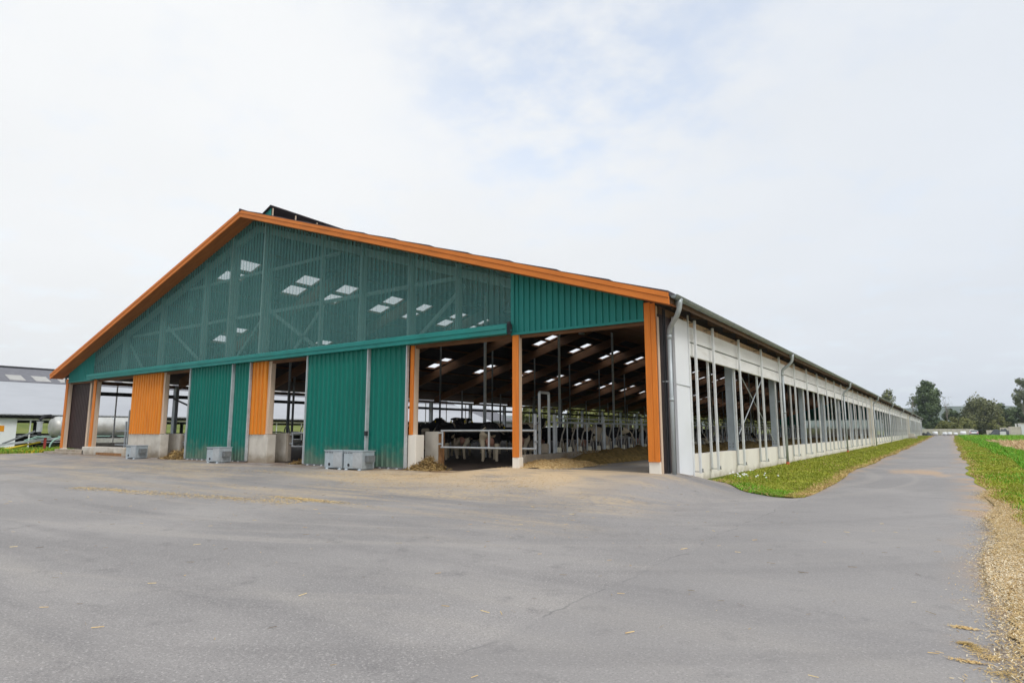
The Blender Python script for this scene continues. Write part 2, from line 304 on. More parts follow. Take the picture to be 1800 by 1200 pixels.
    # soil dragged along the road edges and a few soil patches
    edge = ma('MAXIMUM', rng(X, 6.0, 7.0), ma('MULTIPLY', rng(X, 3.1, 3.8, 1, 0), rng(Y, 0.5, 3)))
    col = mx(ma('MULTIPLY', ma('MULTIPLY', edge, rng(noi(1.0, 6), 0.42, 0.62)), 0.75), col, (0.42, 0.28, 0.165))
    pt = noi(0.33, 5, (1.2, 0.35, 1), 0.6)
    pz = ma('MULTIPLY', rng(Y, 2, 8), rng(X, 2.9, 3.4))
    col = mx(ma('MULTIPLY', ma('MULTIPLY', rng(pt, 0.55, 0.70), pz), 0.7), col, (0.45, 0.31, 0.19))
    warm = n.new('ShaderNodeMix'); warm.data_type = 'RGBA'; warm.blend_type = 'MULTIPLY'; warm.inputs[0].default_value = 1; t.links.new(col, warm.inputs[6]); warm.inputs[7].default_value = (1.01, 0.985, 0.955, 1)
    t.links.new(warm.outputs[2], b.inputs['Base Color'])
    bp = n.new('ShaderNodeBump'); bp.inputs['Strength'].default_value = 0.45; bp.inputs['Distance'].default_value = 0.006
    t.links.new(ag, bp.inputs['Height'])
    t.links.new(bp.outputs[0], b.inputs['Normal'])
    return m
M_['asphalt'] = asphalt()

def turf(name, c1, c2, dry, sc=0.8):
    return mat(name, c1, 0.95, 0.3, sc, col2=c2, detail=8, bump=0.8, bscale=14, stain=dry, stainscale=0.5, spec=0.05)
M_['turf'] = turf('mown_turf', (0.175, 0.225, 0.018), (0.30, 0.315, 0.038), (0.34, 0.285, 0.065))
M_['meadow'] = turf('meadow', (0.11, 0.16, 0.03), (0.19, 0.21, 0.055), (0.24, 0.22, 0.07), 0.05)
M_['soil'] = mat('field_soil', (0.40, 0.25, 0.12), 0.95, 0.3, 1.5, col2=(0.60, 0.44, 0.25), detail=8, bump=0.8, bscale=8)
M_['wood'] = mat('wooded_hill', (0.030, 0.055, 0.030), 0.95, 0.4, 0.02, col2=(0.075, 0.105, 0.05), detail=8)

# ------------------------------------------------------------------ mesh helpers
class MB:
    def __init__(s): s.v = []; s.f = []; s.m = []
    def quad(s, a, b, c, d, mi=0):
        i = len(s.v); s.v += [tuple(a), tuple(b), tuple(c), tuple(d)]; s.f.append((i, i + 1, i + 2, i + 3)); s.m.append(mi)
    def tri(s, a, b, c, mi=0):
        i = len(s.v); s.v += [tuple(a), tuple(b), tuple(c)]; s.f.append((i, i + 1, i + 2)); s.m.append(mi)
    def hexa(s, p, mi=0):
        i = len(s.v); s.v += [tuple(x) for x in p]
        for f in ((3, 2, 1, 0), (4, 5, 6, 7), (0, 1, 5, 4), (1, 2, 6, 5), (2, 3, 7, 6), (3, 0, 4, 7)):
            s.f.append(tuple(i + k for k in f)); s.m.append(mi)
    def box(s, x0, x1, y0, y1, z0, z1, mi=0):
        s.hexa([(x0, y0, z0), (x1, y0, z0), (x1, y1, z0), (x0, y1, z0), (x0, y0, z1), (x1, y0, z1), (x1, y1, z1), (x0, y1, z1)], mi)
    def bbox(s, x0, x1, y0, y1, z0, z1, c=0.015, mi=0):     # box with chamfered vertical edges and top
        pts = [(x0 + c, y0), (x1 - c, y0), (x1, y0 + c), (x1, y1 - c), (x1 - c, y1), (x0 + c, y1), (x0, y1 - c), (x0, y0 + c)]
        s.prism(pts, z0, z1 - c, mi, cap=c)
    def prism(s, pts, z0, z1, mi=0, cap=0):
        i = len(s.v); n = len(pts)
        s.v += [(x, y, z0) for x, y in pts] + [(x, y, z1) for x, y in pts]
        for k in range(n): s.f.append((i + k, i + (k + 1) % n, i + n + (k + 1) % n, i + n + k)); s.m.append(mi)
        s.f.append(tuple(i + k for k in reversed(range(n)))); s.m.append(mi)
        if cap:
            cx_ = sum(p[0] for p in pts) / n; cy_ = sum(p[1] for p in pts) / n
            j = len(s.v)
            for x, y in pts:
                dx, dy = cx_ - x, cy_ - y; l = math.hypot(dx, dy) or 1
                s.v.append((x + dx / l * cap, y + dy / l * cap, z1 + cap))
            for k in range(n): s.f.append((i + n + k, i + n + (k + 1) % n, j + (k + 1) % n, j + k)); s.m.append(mi)
            s.f.append(tuple(j + k for k in range(n))); s.m.append(mi)
        else: s.f.append(tuple(i + n + k for k in range(n))); s.m.append(mi)
    def tube(s, pts, r, n=8, mi=0, cap=True):
        pts = [Vector(p) for p in pts]; rr = r if isinstance(r, (list, tuple)) else [r] * len(pts)
        rings = []; prev = None
        for k, p in enumerate(pts):
            d = (pts[min(k + 1, len(pts) - 1)] - pts[max(k - 1, 0)]).normalized()
            if prev is None:
                a = Vector((0, 0, 1)) if abs(d.z) < 0.9 else Vector((1, 0, 0))
                a = d.cross(a).normalized()
            else:
                a = (prev - d * prev.dot(d)).normalized()
            prev = a; b = d.cross(a)
            i = len(s.v)
            for q in range(n):
                t = 2 * math.pi * q / n; s.v.append(tuple(p + (a * math.cos(t) + b * math.sin(t)) * rr[k]))
            rings.append(i)
        for k in range(len(rings) - 1):
            for q in range(n):
                s.f.append((rings[k] + q, rings[k] + (q + 1) % n, rings[k + 1] + (q + 1) % n, rings[k + 1] + q)); s.m.append(mi)
        if cap:
            s.f.append(tuple(rings[0] + q for q in reversed(range(n)))); s.m.append(mi)
            s.f.append(tuple(rings[-1] + q for q in range(n))); s.m.append(mi)
    def bar(s, a, b, wx, wy, mi=0):                          # rectangular bar from a to b
        a = Vector(a); b = Vector(b); d = (b - a).normalized()
        u = Vector((0, 0, 1)) if abs(d.z) < 0.9 else Vector((0, 1, 0))
        p = d.cross(u).normalized() * wx / 2; q_ = p.normalized().cross(d) * wy / 2
        s.hexa([a - p - q_, a + p - q_, a + p + q_, a - p + q_, b - p - q_, b + p - q_, b + p + q_, b - p + q_], mi)
    def build(s, name, mats, parent=None, smooth=False, loc=None):
        me = bpy.data.meshes.new(name); me.from_pydata(s.v, [], s.f)
        for m in (mats if isinstance(mats, (list, tuple)) else [mats]): me.materials.append(m)
        if any(s.m): me.polygons.foreach_set('material_index', s.m)
        if smooth: me.polygons.foreach_set('use_smooth', [True] * len(s.f))
        me.update(); o = bpy.data.objects.new(name, me); COL.objects.link(o)
        if parent: o.parent = parent
        if loc: o.location = loc
        return o
def tag(o, label=None, cat=None, group=None, kind=None):
    if label: o['label'] = label
    if cat: o['category'] = cat
    if group: o['group'] = group
    if kind: o['kind'] = kind
    return o
def thing(name, label, cat, loc=(0, 0, 0), rz=0, group=None):
    o = bpy.data.objects.new(name, None); COL.objects.link(o); o.location = loc; o.rotation_euler.z = rz
    o.empty_display_size = 0.3
    return tag(o, label, cat, group)
def dup(o, loc=None, rz=None, label=None, parent=None):
    c = o.copy(); COL.objects.link(c)
    if parent: c.parent = parent
    if loc is not None: c.location = loc
    if rz is not None: c.rotation_euler.z = rz
    if label: c['label'] = label
    for ch in list(o.children): dup(ch, parent=c)
    return c
def sm(a, b, x):
    t = min(1, max(0, (x - a) / (b - a))); return t * t * (3 - 2 * t)
def fbm(x, y, z=0, o=4):
    return noise.fractal(Vector((x, y, z)), 1.0, 2.0, o)

# ------------------------------------------------------------------ terrain
W = 38.72; RX = -19.36; LEN = 195.0; BAY = 6.68
def gz(x, y):
    base = -0.45 + 0.40 * sm(35, 200, y)
    if x < -45: base += 0.0
    pf = 0.0
    if x < -4.9: pf = -0.2 * sm(-4.9, -7.2, x)
    if x < -28: pf = -0.2 + 0.05 * sm(-28, -38, x)
    ty = sm(-5.0, -0.2, y)
    side = 1.0
    if x > 0.0: side = (1 - sm(0.0, 2.0, x))
    if x > -0.4: side *= (1 - sm(0.4, 4.0, y))
    if x < -39.2: side *= 1 - sm(-39.2, -43, x)
    return base + (pf - base) * ty * side

def sheet(name, xs, ys, zf, m, kind='structure', clip=None):
    b = MB(); idx = {}
    for i, x in enumerate(xs):
        for j, y in enumerate(ys):
            idx[i, j] = len(b.v); b.v.append((x, y, zf(x, y)))
    for i in range(len(xs) - 1):
        for j in range(len(ys) - 1):
            if clip and not clip((xs[i] + xs[i + 1]) / 2, (ys[j] + ys[j + 1]) / 2): continue
            b.f.append((idx[i, j], idx[i + 1, j], idx[i + 1, j + 1], idx[i, j + 1])); b.m.append(0)
    o = b.build(name, m, smooth=True); tag(o, kind=kind); return o
def span(a, b, st):
    n = max(1, int(round((b - a) / st))); return [a + (b - a) * k / n for k in range(n + 1)]

# meadow, one sheet to the horizon, just under everything else
xs = [-4200, -2500, -1200, -600, -300, -150, -90, -70, -60, -52] + span(-46, 14, 1.5) + [20, 30, 45, 70, 110, 200, 400, 900, 2000, 4200]
ys = [-4200, -2000, -800, -300, -120, -60, -40] + span(-30, 12, 1.0) + span(16, 60, 4) + span(70, 210, 10) + [260, 340, 460, 700, 1200, 2200, 4200]
def meadow_z(x, y):
    rise = 7.5 * sm(-100, -330, x) + 1.5 * sm(230, 700, y)
    return gz(x, y) - 0.07 + rise
sheet('ground', xs, ys, meadow_z, M_['meadow'])

# asphalt yard and road; the edges against grass follow the photo
ROADR = lambda y: 6.88 + 0.10 * math.sin(y * 0.35) + 0.07 * math.sin(y * 1.3 + 1)
def ribbon(name, left, right, ys, nx, zf, m, kind='structure'):
    b = MB(); n = nx + 1
    for y in ys:
        l, r_ = left(y), right(y)
        for k in range(n):
            x = l + (r_ - l) * k / nx; b.v.append((x, y, zf(x, y)))
    for j in range(len(ys) - 1):
        for k in range(nx):
            i = j * n + k; b.f.append((i, i + 1, i + n + 1, i + n)); b.m.append(0)
    o = b.build(name, m, smooth=True)
    if kind: tag(o, kind=kind)
    return o
def near_right(y):
    return 6.52 + (ROADR(y) - 6.52) * sm(-8, 0, y)
ribbon('yard', lambda y: -49.6 + 0.25 * math.sin(y * 0.9), lambda y: near_right(y) + 0.25, span(-32, 0.6, 0.4), 130, gz, M_['asphalt'])
ribbon('side_yard', lambda y: -49.6 + 0.25 * math.sin(y * 0.9), lambda y: -38.8, span(0.6, 70, 1.0), 14, gz, M_['asphalt'])
def road_left(y):
    return 3.12 + 0.08 * math.sin(y * 0.4) + 0.025 * math.sin(y * 1.7) if y > 3 else 3.2
TIP = [(0.0, 4.1), (0.9, 2.5), (1.66, 1.25), (2.3, 0.55), (2.75, 0.12), (3.1, 0.0), (3.35, 0.35), (3.42, 1.4), (3.40, 3.2)]
def tip_x(y):        # first x where grass starts at this y (moving right from the wall), for y<4.1
    prev = TIP[0]
    for p in TIP[1:6]:
        if p[1] <= y <= prev[1]:
            t = (prev[1] - y) / (prev[1] - p[1] + 1e-6); return prev[0] + (p[0] - prev[0]) * t
        prev = p
    return 0.0
ribbon('apron', lambda y: -0.35, lambda y: tip_x(y) if y > 0.0 else 3.1, span(0.6, 4.1, 0.1), 14, gz, M_['asphalt'])
def road_l2(y):
    if y < 3.2:
        for a, b_ in zip(TIP[5:], TIP[6:]):
            if a[1] <= y <= b_[1]: return a[0] + (b_[0] - a[0]) * (y - a[1]) / (b_[1] - a[1])
        return 3.1
    return 3.40 + (road_left(y) - 3.40) * sm(3.2, 14, y)
road_ys = span(0.6, 12, 0.3) + span(13, 60, 1) + span(63, 200, 4)
ribbon('road', lambda y: road_l2(y) if y < 172 else road_l2(172) - (y - 172) * 0.9, lambda y: ROADR(y) + 0.6 * sm(90, 180, y) + (max(0, y - 178)) * 1.5, road_ys, 8, gz, M_['asphalt'])

# mown verge along the barn, with the tongue at its near end
def verge_l(y): return tip_x(y) if y < 4.1 else -0.05
vy = [0.02, 0.12, 0.3, 0.6, 0.9, 1.25] + span(1.6, 12, 0.35) + span(13, 60, 1) + span(64, 176, 4)
VZ = lambda x, y: gz(x, y) + 0.015 + 0.05 * sm(3.3, 1.6, x) * sm(4, 8, y)
ribbon('verge', verge_l, lambda y: road_l2(y) + 0.03, vy, 14, VZ, M_['turf'])
RZ = lambda x, y: gz(x, y) + 0.012 + 0.10 * sm(7.0, 9.0, x)
ribbon('field_verge', lambda y: near_right(y) - 0.02 + 0.30 * sm(4, -1, y) if y < 60 else ROADR(y) + 0.6 * sm(90, 180, y), lambda y: 9.0, span(-16, 20, 0.4) + span(21, 60, 1.5) + span(64, 178, 6), 8, RZ, M_['turf'])
ribbon('stubble_field', lambda y: 9.0, lambda y: 62.0, span(-16, 178, 4), 24, lambda x, y: gz(x, y) + 0.112 + 0.04 * math.sin(x * 8.4) * (1 if x < 40 else 0), M_['soil'])

# hills far behind
def hill(name, y0, x0, x1, hgt, seed, n=140):
    b = MB()
    prof = []
    for i in range(n + 1):
        x = x0 + (x1 - x0) * i / n
        h = hgt * (0.80 + 0.22 * fbm(x / 900 + seed, 1.3, 0, 3)) + 3 * fbm(x / 60, seed, 0, 4)
        prof.append((x, h))
    rows = [(0, 0.0), (160, 0.45), (320, 0.8), (460, 0.97), (600, 1.0), (900, 0.55), (1200, -0.05)]
    for dy, k in rows:
        for x, h in prof: b.v.append((x, y0 + dy + 30 * fbm(x / 300, dy / 200, 0, 2), -2 + h * k + (2.5 * fbm(x / 40, dy / 40, 2, 4) if 0 < k else 0)))
    m = n + 1
    for r_ in range(len(rows) - 1):
        for i in range(n): a = r_ * m + i; b.f.append((a, a + 1, a + m + 1, a + m)); b.m.append(0)
    o = b.build(name, M_['wood'], smooth=True); tag(o, kind='structure'); return o
hill('hills', 2050, -3200, 3200, 104, 3.7)

# ------------------------------------------------------------------ the cattle barn
RS = 0.3212                                     # roof slope
def rz(x): return 4.66 + RS * (0.66 - x) if x > RX else 4.66 + RS * (x - (2 * RX - 0.66))
FB = 0.31                                       # fascia height
barn = thing('cattle_barn', 'long open-sided cattle barn with green gable cladding, orange trim and dark roof', 'barn', (0, 0, 0))
FLOORZ = -0.06
# floor: dung alleys, then the raised feed alley along the open side
fl = MB()
fl.quad((-38.7, 0.3, -0.205), (-5.25, 0.3, -0.205), (-5.25, 1.9, FLOORZ), (-38.7, 1.9, FLOORZ))
fl.quad((-38.7, 1.9, FLOORZ), (-5.25, 1.9, FLOORZ), (-5.25, LEN, FLOORZ), (-38.7, LEN, FLOORZ))
fl.quad((-5.25, 0.3, 0.004), (-0.2, 0.3, 0.004), (-0.2, LEN, 0.004), (-5.25, LEN, 0.004))
fl.m = [1, 1, 0]
tag(fl.build('floor', [M_['alley'], M_['floor']]), kind='structure')

# roof slabs with roof-light openings in the far slope
TH = 0.10
def roof_slope(side):
    b = MB(); holes = []
    sg = 1 if side > 0 else -1
    x_e = 0.66 if side > 0 else 2 * RX - 0.66
    cuts_x = [x_e, RX]
    ys = [-0.70, LEN]
    if side < 0:
        cuts_x = [x_e, -32.25, -31.15, -31.00, -29.90, -25.15, -24.05, -23.90, -22.80, RX]
        ys = [-0.70]
        k = 0
        cyc = []
        y = 2.15
        while y < 190:
            cyc.append((y - 0.62, y + 0.62))
            y += 3.9 if k % 2 == 0 else 2.85
            k += 1
        for a, c in cyc: ys += [a, c]
        ys.append(LEN)
        hole_x = {3, 1, 5, 7}
    for i in range(len(cuts_x) - 1):
        for j in range(len(ys) - 1):
            xa, xb, ya, yb = cuts_x[i], cuts_x[i + 1], ys[j], ys[j + 1]
            hole = side < 0 and i in hole_x and j % 2 == 1 and not (i < 4 and ((j - 1) // 2) % 2 == 1 and False)
            if side < 0 and hole:
                kk = (j - 1) // 2                 # upper pair in every half bay, lower pair once a bay
                if i < 4 and kk % 2 == 0: hole = False
                # in the half bays only the part nearer the ridge
            za, zb = rz(xa), rz(xb)
            if hole:
                holes.append((xa, xb, ya, yb))
                for p, q_ in (((xa, ya), (xb, ya)), ((xb, ya), (xb, yb)), ((xb, yb), (xa, yb)), ((xa, yb), (xa, ya))):
                    b.quad((p[0], p[1], rz(p[0]) - TH - 0.05), (q_[0], q_[1], rz(q_[0]) - TH - 0.05), (q_[0], q_[1], rz(q_[0])), (p[0], p[1], rz(p[0])), 2)
            else:
                b.quad((xa, ya, za), (xb, ya, zb), (xb, yb, zb), (xa, yb, za), 0)
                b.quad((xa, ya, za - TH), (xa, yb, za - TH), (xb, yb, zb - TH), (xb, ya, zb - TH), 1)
    xa, xb = x_e, RX; za, zb = rz(xa), rz(RX)
    for y in (-0.70, LEN): b.quad((xa, y, za - TH), (xb, y, zb - TH), (xb, y, zb), (xa, y, za), 0)
    b.quad((x_e, -0.7, za - TH), (x_e, LEN, za - TH), (x_e, LEN, za), (x_e, -0.7, za), 0)
    # overlapping courses: each sheet a little proud of the one below
    for k in range(12):
        t0, t1 = k / 12, (k + 1) / 12
        X0 = x_e + (RX - x_e) * t0; X1 = x_e + (RX - x_e) * t1
        if side > 0:
            lift = 0.035
            b.hexa([(X0, -0.74, rz(X0) + 0.004), (X0, LEN, rz(X0) + 0.004), (X1, LEN, rz(X1) + 0.002), (X1, -0.74, rz(X1) + 0.002),
                    (X0, -0.74, rz(X0) + lift + 0.012), (X0, LEN, rz(X0) + lift + 0.012), (X1, LEN, rz(X1) + 0.012), (X1, -0.74, rz(X1) + 0.012)], 0)
    o = b.build('roof', [M_['rooftop'], M_['deck'], M_['glulam']], barn)
    return o, holes
roof_r, _ = roof_slope(1)
roof_l, holes = roof_slope(-1)
holes.sort(key=lambda h: h[2])
def skylight_mesh(hs):
    b = MB()
    for xa, xb, ya, yb in hs:
        n = 6
        for k in range(n):           # shallow corrugation of the translucent sheet
            y0 = ya + (yb - ya) * k / n; y1 = ya + (yb - ya) * (k + 1) / n; ym = (y0 + y1) / 2
            for p, q_, d0, d1 in ((y0, ym, 0.0, 0.03), (ym, y1, 0.03, 0.0)):
                b.quad((xa, p, rz(xa) - 0.03 + d0), (xb, p, rz(xb) - 0.03 + d0), (xb, q_, rz(xb) - 0.03 + d1), (xa, q_, rz(xa) - 0.03 + d1))
    return b
for h in holes[:100]: skylight_mesh([h]).build('skylight', M_['skylight'], roof_l)
if holes[100:]:
    o = skylight_mesh(holes[100:]).build('skylight', M_['skylight'], roof_l); tag(o, kind='stuff')
# raised ridge vent, open to one side
rv = MB()
ry0, ry1 = 0.42, LEN - 1
def rvz(x): return ZA + (ZB - ZA) * (x - xa) / (xb - xa) - ox_
xa, xb = -19.62, -18.80
ox_ = 0.30; ZA, ZB = 11.16, 11.52
rv.hexa([(xa, ry0, rvz(xa) + ox_), (xb, ry0, rvz(xb) + ox_ + 0.02), (xb, ry1, rvz(xb) + ox_ + 0.02), (xa, ry1, rvz(xa) + ox_),
         (xa, ry0, rvz(xa) + ox_ + 0.05), (xb, ry0, rvz(xb) + ox_ + 0.06), (xb, ry1, rvz(xb) + ox_ + 0.06), (xa, ry1, rvz(xa) + ox_ + 0.05)], 0)
vent = rv.build('ridge_vent', [M_['rooftop']], barn)
eg = MB()
eg.hexa([(-19.55, ry0 + 0.10, rz(-19.55) - 0.02), (-18.92, ry0 + 0.10, rz(-18.92) - 0.02), (-18.92, ry0 + 0.14, rz(-18.92) - 0.02), (-19.55, ry0 + 0.14, rz(-19.55) - 0.02),
         (-19.55, ry0 + 0.10, rvz(-19.55) + ox_), (-18.92, ry0 + 0.10, rvz(-18.92) + ox_), (-18.92, ry0 + 0.14, rvz(-18.92) + ox_), (-19.55, ry0 + 0.14, rvz(-19.55) + ox_)])
eg.build('end_panel', M_['green'], vent)
for k in range(12):
    y = ry0 + 0.16 + k * 1.25; b = MB(); b.box(-18.90, -18.85, y, y + 0.05, rz(-18.9) - 0.05, rvz(-18.9) + ox_); b.build('vent_post', M_['timber'], vent)
lv = MB(); lv.box(-19.50, -19.46, ry0 + 0.15, ry1, rz(-19.48) - .02, rvz(-19.48) + ox_ - 0.01); lv.build('side_board', M_['deck'], vent)
# ridge cap on the short stretch before the vent
rc = MB(); rc.tube([(RX, -0.76, rz(RX) + 0.0), (RX, 0.40, rz(RX) + 0.0)], 0.07, 8); rc.build('ridge_cap', M_['rooftop'], barn)

# fascia boards and soffit of the gable overhang
def fascia(side):
    xe = 0.66 if side > 0 else 2 * RX - 0.66
    b = MB()
    for z0, z1, y0 in ((0.000, 0.135, -0.735), (0.145, FB, -0.715)):
        b.hexa([(xe, y0, rz(xe) - z1), (RX, y0, rz(RX) - z1), (RX, -0.66, rz(RX) - z1), (xe, -0.66, rz(xe) - z1),
                (xe, y0, rz(xe) - z0), (RX, y0, rz(RX) - z0), (RX, -0.66, rz(RX) - z0), (xe, -0.66, rz(xe) - z0)])
    b.build('fascia', M_['orangefascia'], barn)
    s = MB(); xi = xe - side * 0.02
    nb = 5
    for k in range(nb):
        ya, yb = -0.655 + k * 0.131, -0.655 + (k + 1) * 0.131 - 0.008
        s.hexa([(xi, ya, rz(xi) - FB + 0.02), (RX, ya, rz(RX) - FB + 0.02), (RX, yb, rz(RX) - FB + 0.02), (xi, yb, rz(xi) - FB + 0.02),
                (xi, ya, rz(xi) - FB + 0.05), (RX, ya, rz(RX) - FB + 0.05), (RX, yb, rz(RX) - FB + 0.05), (xi, yb, rz(xi) - FB + 0.05)])
    s.build('soffit', M_['soffit'], barn)
fascia(1); fascia(-1)

# ribbed sheet: a trapezoid profile between two edges
def ribbed(b, x0, x1, zlo, zhi, y, per=0.21, rib=0.055, dep=0.035, mi=0, sl=0.02):
    pts = []; x = x0; n = max(1, round((x1 - x0) / per)); p = (x1 - x0) / n
    for k in range(n):
        a = x0 + k * p
        pts += [(a, y), (a + p - rib - sl, y), (a + p - rib, y - dep), (a + p - sl, y - dep)]
    pts.append((x1, y))
    for (xa, ya), (xb, yb) in zip(pts, pts[1:]):
        b.quad((xa, ya, zlo(xa)), (xb, yb, zlo(xb)), (xb, yb, zhi(xb)), (xa, ya, zhi(xa)), mi)
und = lambda x: rz(x) - FB + 0.04
b = MB(); ribbed(b, -4.70, -0.31, lambda x: 4.17, und, -0.01, dep=0.05); b.box(-4.70, -0.31, -0.055, 0.0, 4.10, 4.175); b.box(-4.78, -4.66, -0.06, 0.0, 4.1, und(-4.72) - 0.02)
b.build('gable_panel', M_['green'], barn)
b = MB(); ribbed(b, -38.42, -34.95, lambda x: 4.17, und, -0.02); b.box(-38.42, -34.95, -0.055, 0.0, 4.10, 4.175)
b.build('gable_panel', M_['green'], barn)
b = MB()
ribbed(b, -34.95, -4.78, lambda x: 4.40, und, -0.01, per=0.225, rib=0.085, dep=0.032)
b.build('perforated_cladding', M_['mesh'], barn)
# gable frame behind the perforated sheet
M_['frame'] = mat('pale_green_frame', (0.34, 0.46, 0.43), 0.7, 0.06, 2)
def gf(name, a, c, w=0.22, d=0.14):
    b = MB(); b.bar(a, c, w, d); return b.build(name, M_['frame'], barn)
for x, wd in ((-31.6, .26), (-27.5, .26), (-23.4, .24), (-21.0, .42), (-18.37, .44), (-14.48, .16), (-12.0, .30), (-9.36, .34), (-7.13, .24)):
    gf('gable_post', (x, 0.20, 4.2), (x, 0.20, und(x) - 0.05), 0.12, wd)
for (xa, za, xb, zb) in ((-34.5, 6.4, -32, 6.4),):
    pass
gf('girt', (-31.0, 0.32, 6.40), (-7.3, 0.32, 6.40), 0.08, 0.14)
gf('girt', (-25.2, 0.32, 8.35), (-13.6, 0.32, 8.35), 0.08, 0.12)
for p, q_ in (((-18.3, 0.34, 6.5), (-14.6, 0.34, 4.4)), ((-18.4, 0.34, 6.5), (-20.8, 0.34, 4.4)), ((-14.4, .34, 6.4), (-16.4, .34, 4.5)), ((-7.0, .34, 6.1), (-9.2, .34, 4.4)), ((-27.3, .34, 6.6), (-23.6, .34, 4.4)), ((-31.4, .34, 6.0), (-29.6, .34, 4.4))):
    gf('brace', p, q_, 0.06, 0.14)
for x0, x1 in ((-36.2, RX), (-2.5, RX)):
    gf('gable_rafter', (x0, 0.24, rz(x0) - 0.62), (x1, 0.24, rz(x1) - 0.62), 0.14, 0.30)
# header timber behind the track
b = MB(); b.box(-38.3, -0.35, 0.06, 0.24, 4.02, 4.36); b.build('header_beam', M_['glulam'], barn)
# sliding-door track cover
b = MB()
b.hexa([(-34.95, -0.36, 4.13), (-4.74, -0.36, 4.13), (-4.74, -0.05, 4.13), (-34.95, -0.05, 4.13), (-34.95, -0.36, 4.40), (-4.74, -0.36, 4.40), (-4.74, -0.06, 4.50), (-34.95, -0.06, 4.50)])
b.box(-34.94, -4.75, -0.385, -0.361, 4.275, 4.40)
b.box(-34.94, -4.75, -0.38, -0.361, 4.125, 4.145)
for k in range(36):
    x = -34.3 + k * 0.85
    b.tube([(x, -0.365, 4.20), (x, -0.378, 4.20)], 0.02, 6)
tr = b.build('door_track', M_['green'], barn)
b = MB(); b.box(-4.735, -4.70, -0.34, -0.10, 4.16, 4.44); b.box(-4.76, -4.66, -0.30, -0.22, 4.10, 4.50); b.build('track_end', M_['dark'], tr)

# timber posts of the front, faced with orange boards
def front_post(x0, x1, zb, zt, depth=0.42, facing=True, base=True, bx=None):
    b = MB(); b.bbox(x0 + 0.03, x1, 0.02, depth, zb, zt, 0.01); p = b.build('timber_post', M_['timber'], barn)
    if facing:
        b = MB(); b.bbox(x0, x1 + 0.004, -0.035, 0.018, zb, zt, 0.006); b.build('facing_board', M_['orangepost'], p)
    if base:
        b = MB(); b.bbox(x0 - 0.01, x1 + 0.02, -0.02, depth + 0.03, gz((x0 + x1) / 2, 0) - 0.3, zb - 0.002, 0.01); b.build('plinth', M_['plinth'], p)
    return p
und2 = lambda x: und(x) - 0.06
cp = front_post(-0.30, 0.0, 0.30, 4.52, 0.16, base=True)
# corner post facing: two wide boards with a seam
b = MB(); b.bbox(-0.305, -0.125, -0.062, -0.037, 0.30, und2(-0.2), 0.005); b.bbox(-0.118, 0.012, -0.062, -0.037, 0.30, und2(-0.1), 0.005); b.build('facing_board', M_['orangepost'], cp)
front_post(-4.74, -4.52, 0.32, 4.12, 0.19)
front_post(-9.14, -8.98, 0.99, 4.12, 0.26, base=False)
b = MB(); b.bbox(-9.18, -8.80, -0.03, 0.40, -0.5, 0.985, 0.015); b.build('plinth', M_['plinth'], barn)
front_post(-38.72, -38.42, 0.12, 4.35, 0.24)
front_post(-34.72, -34.42, 0.18, 4.12, 0.26)
b = MB(); b.bbox(-36.02, -35.80, 0.28, 0.50, 0.1, 4.1, 0.01); b.build('timber_post', M_['timber'], barn)
# orange boarded piers on concrete
for xa, xb, xt in ((-29.85, -26.62, -26.46), (-18.98, -17.62, -17.42)):
    b = MB(); b.bbox(xa + 0.05, xt, 0.02, 0.24, 1.0, 4.12, 0.01); p = b.build('pier', M_['timber'], barn)
    b = MB(); ribbed(b, xa, xb, lambda x: 0.985, lambda x: 4.12, -0.04, per=0.27, rib=0.14, dep=0.05); b.box(xa, xb, -0.035, 0.018, 0.985, 4.12); b.build('boarding', M_['orange'], p)
    b = MB(); xs_ = xb - 0.75 if xb < -20 else xb + 0.02; b.bbox(xa - 0.02, xs_, -0.03, 0.38, -0.55, 0.98, 0.012); b.bbox(xs_ + 0.003, xt + 0.06, -0.027, 0.38, -0.55, 0.978, 0.012); b.build('plinth', M_['concrete'], p)
# dark brown door leaf beside the left corner
b = MB(); b.box(-38.68, -36.03, 0.27, 0.31, 0.1, 4.05)
for k in range(11): b.box(-38.40 + k * 0.22, -38.39 + k * 0.22, 0.258, 0.272, 0.12, 4.0)
b.build('panel_door', M_['brown'], barn)
b = MB(); b.bbox(-38.55, -34.5, -0.35, 0.95, -0.45, 0.06, 0.015); b.bbox(-38.7, -34.6, -0.85, -0.36, -0.45, -0.06, 0.015); b.build('doorstep', M_['kerb'], barn)

# green sliding doors, hung outside the posts
def door(x0, x1, y, zb=-0.13, zt=4.14):
    b = MB(); ribbed(b, x0, x1, lambda x: zb, lambda x: zt, y, per=0.262, rib=0.075, dep=0.05, sl=0.035)
    b.box(x0, x1, y + 0.004, y + 0.05, zb, zt); d = b.build('sliding_door', M_['door'], barn)
    for xx, wd in ((x0, -1), (x1, 1)):
        b = MB(); b.box(min(xx, xx + wd * 0.055), max(xx, xx + wd * 0.055), y - 0.06, y + 0.055, zb - 0.02, zt); b.build('edge_trim', M_['galv'], d)
    b = MB(); b.box(x0, x1, y - 0.015, y + 0.05, zb - 0.06, zb - 0.004); b.build('bottom_rail', M_['galvdark'], d)
    # guide teeth below the sheet
    b = MB()
    n = int((x1 - x0) / 0.42)
    for k in range(n): x = x0 + 0.2 + k * 0.42; b.hexa([(x, y - 0.05, zb - 0.09), (x + .10, y - 0.05, zb - 0.09), (x + .08, y + 0.0, zb - 0.09), (x + .02, y, zb - 0.09), (x + .02, y - 0.04, zb - 0.02), (x + .08, y - .04, zb - .02), (x + .08, y, zb - .02), (x + .02, y, zb - .02)])
    b.build('guide', M_['galv'], d)
    return d
d1 = door(-23.55, -19.99, -0.20); d2 = door(-19.93, -18.74, -0.12)
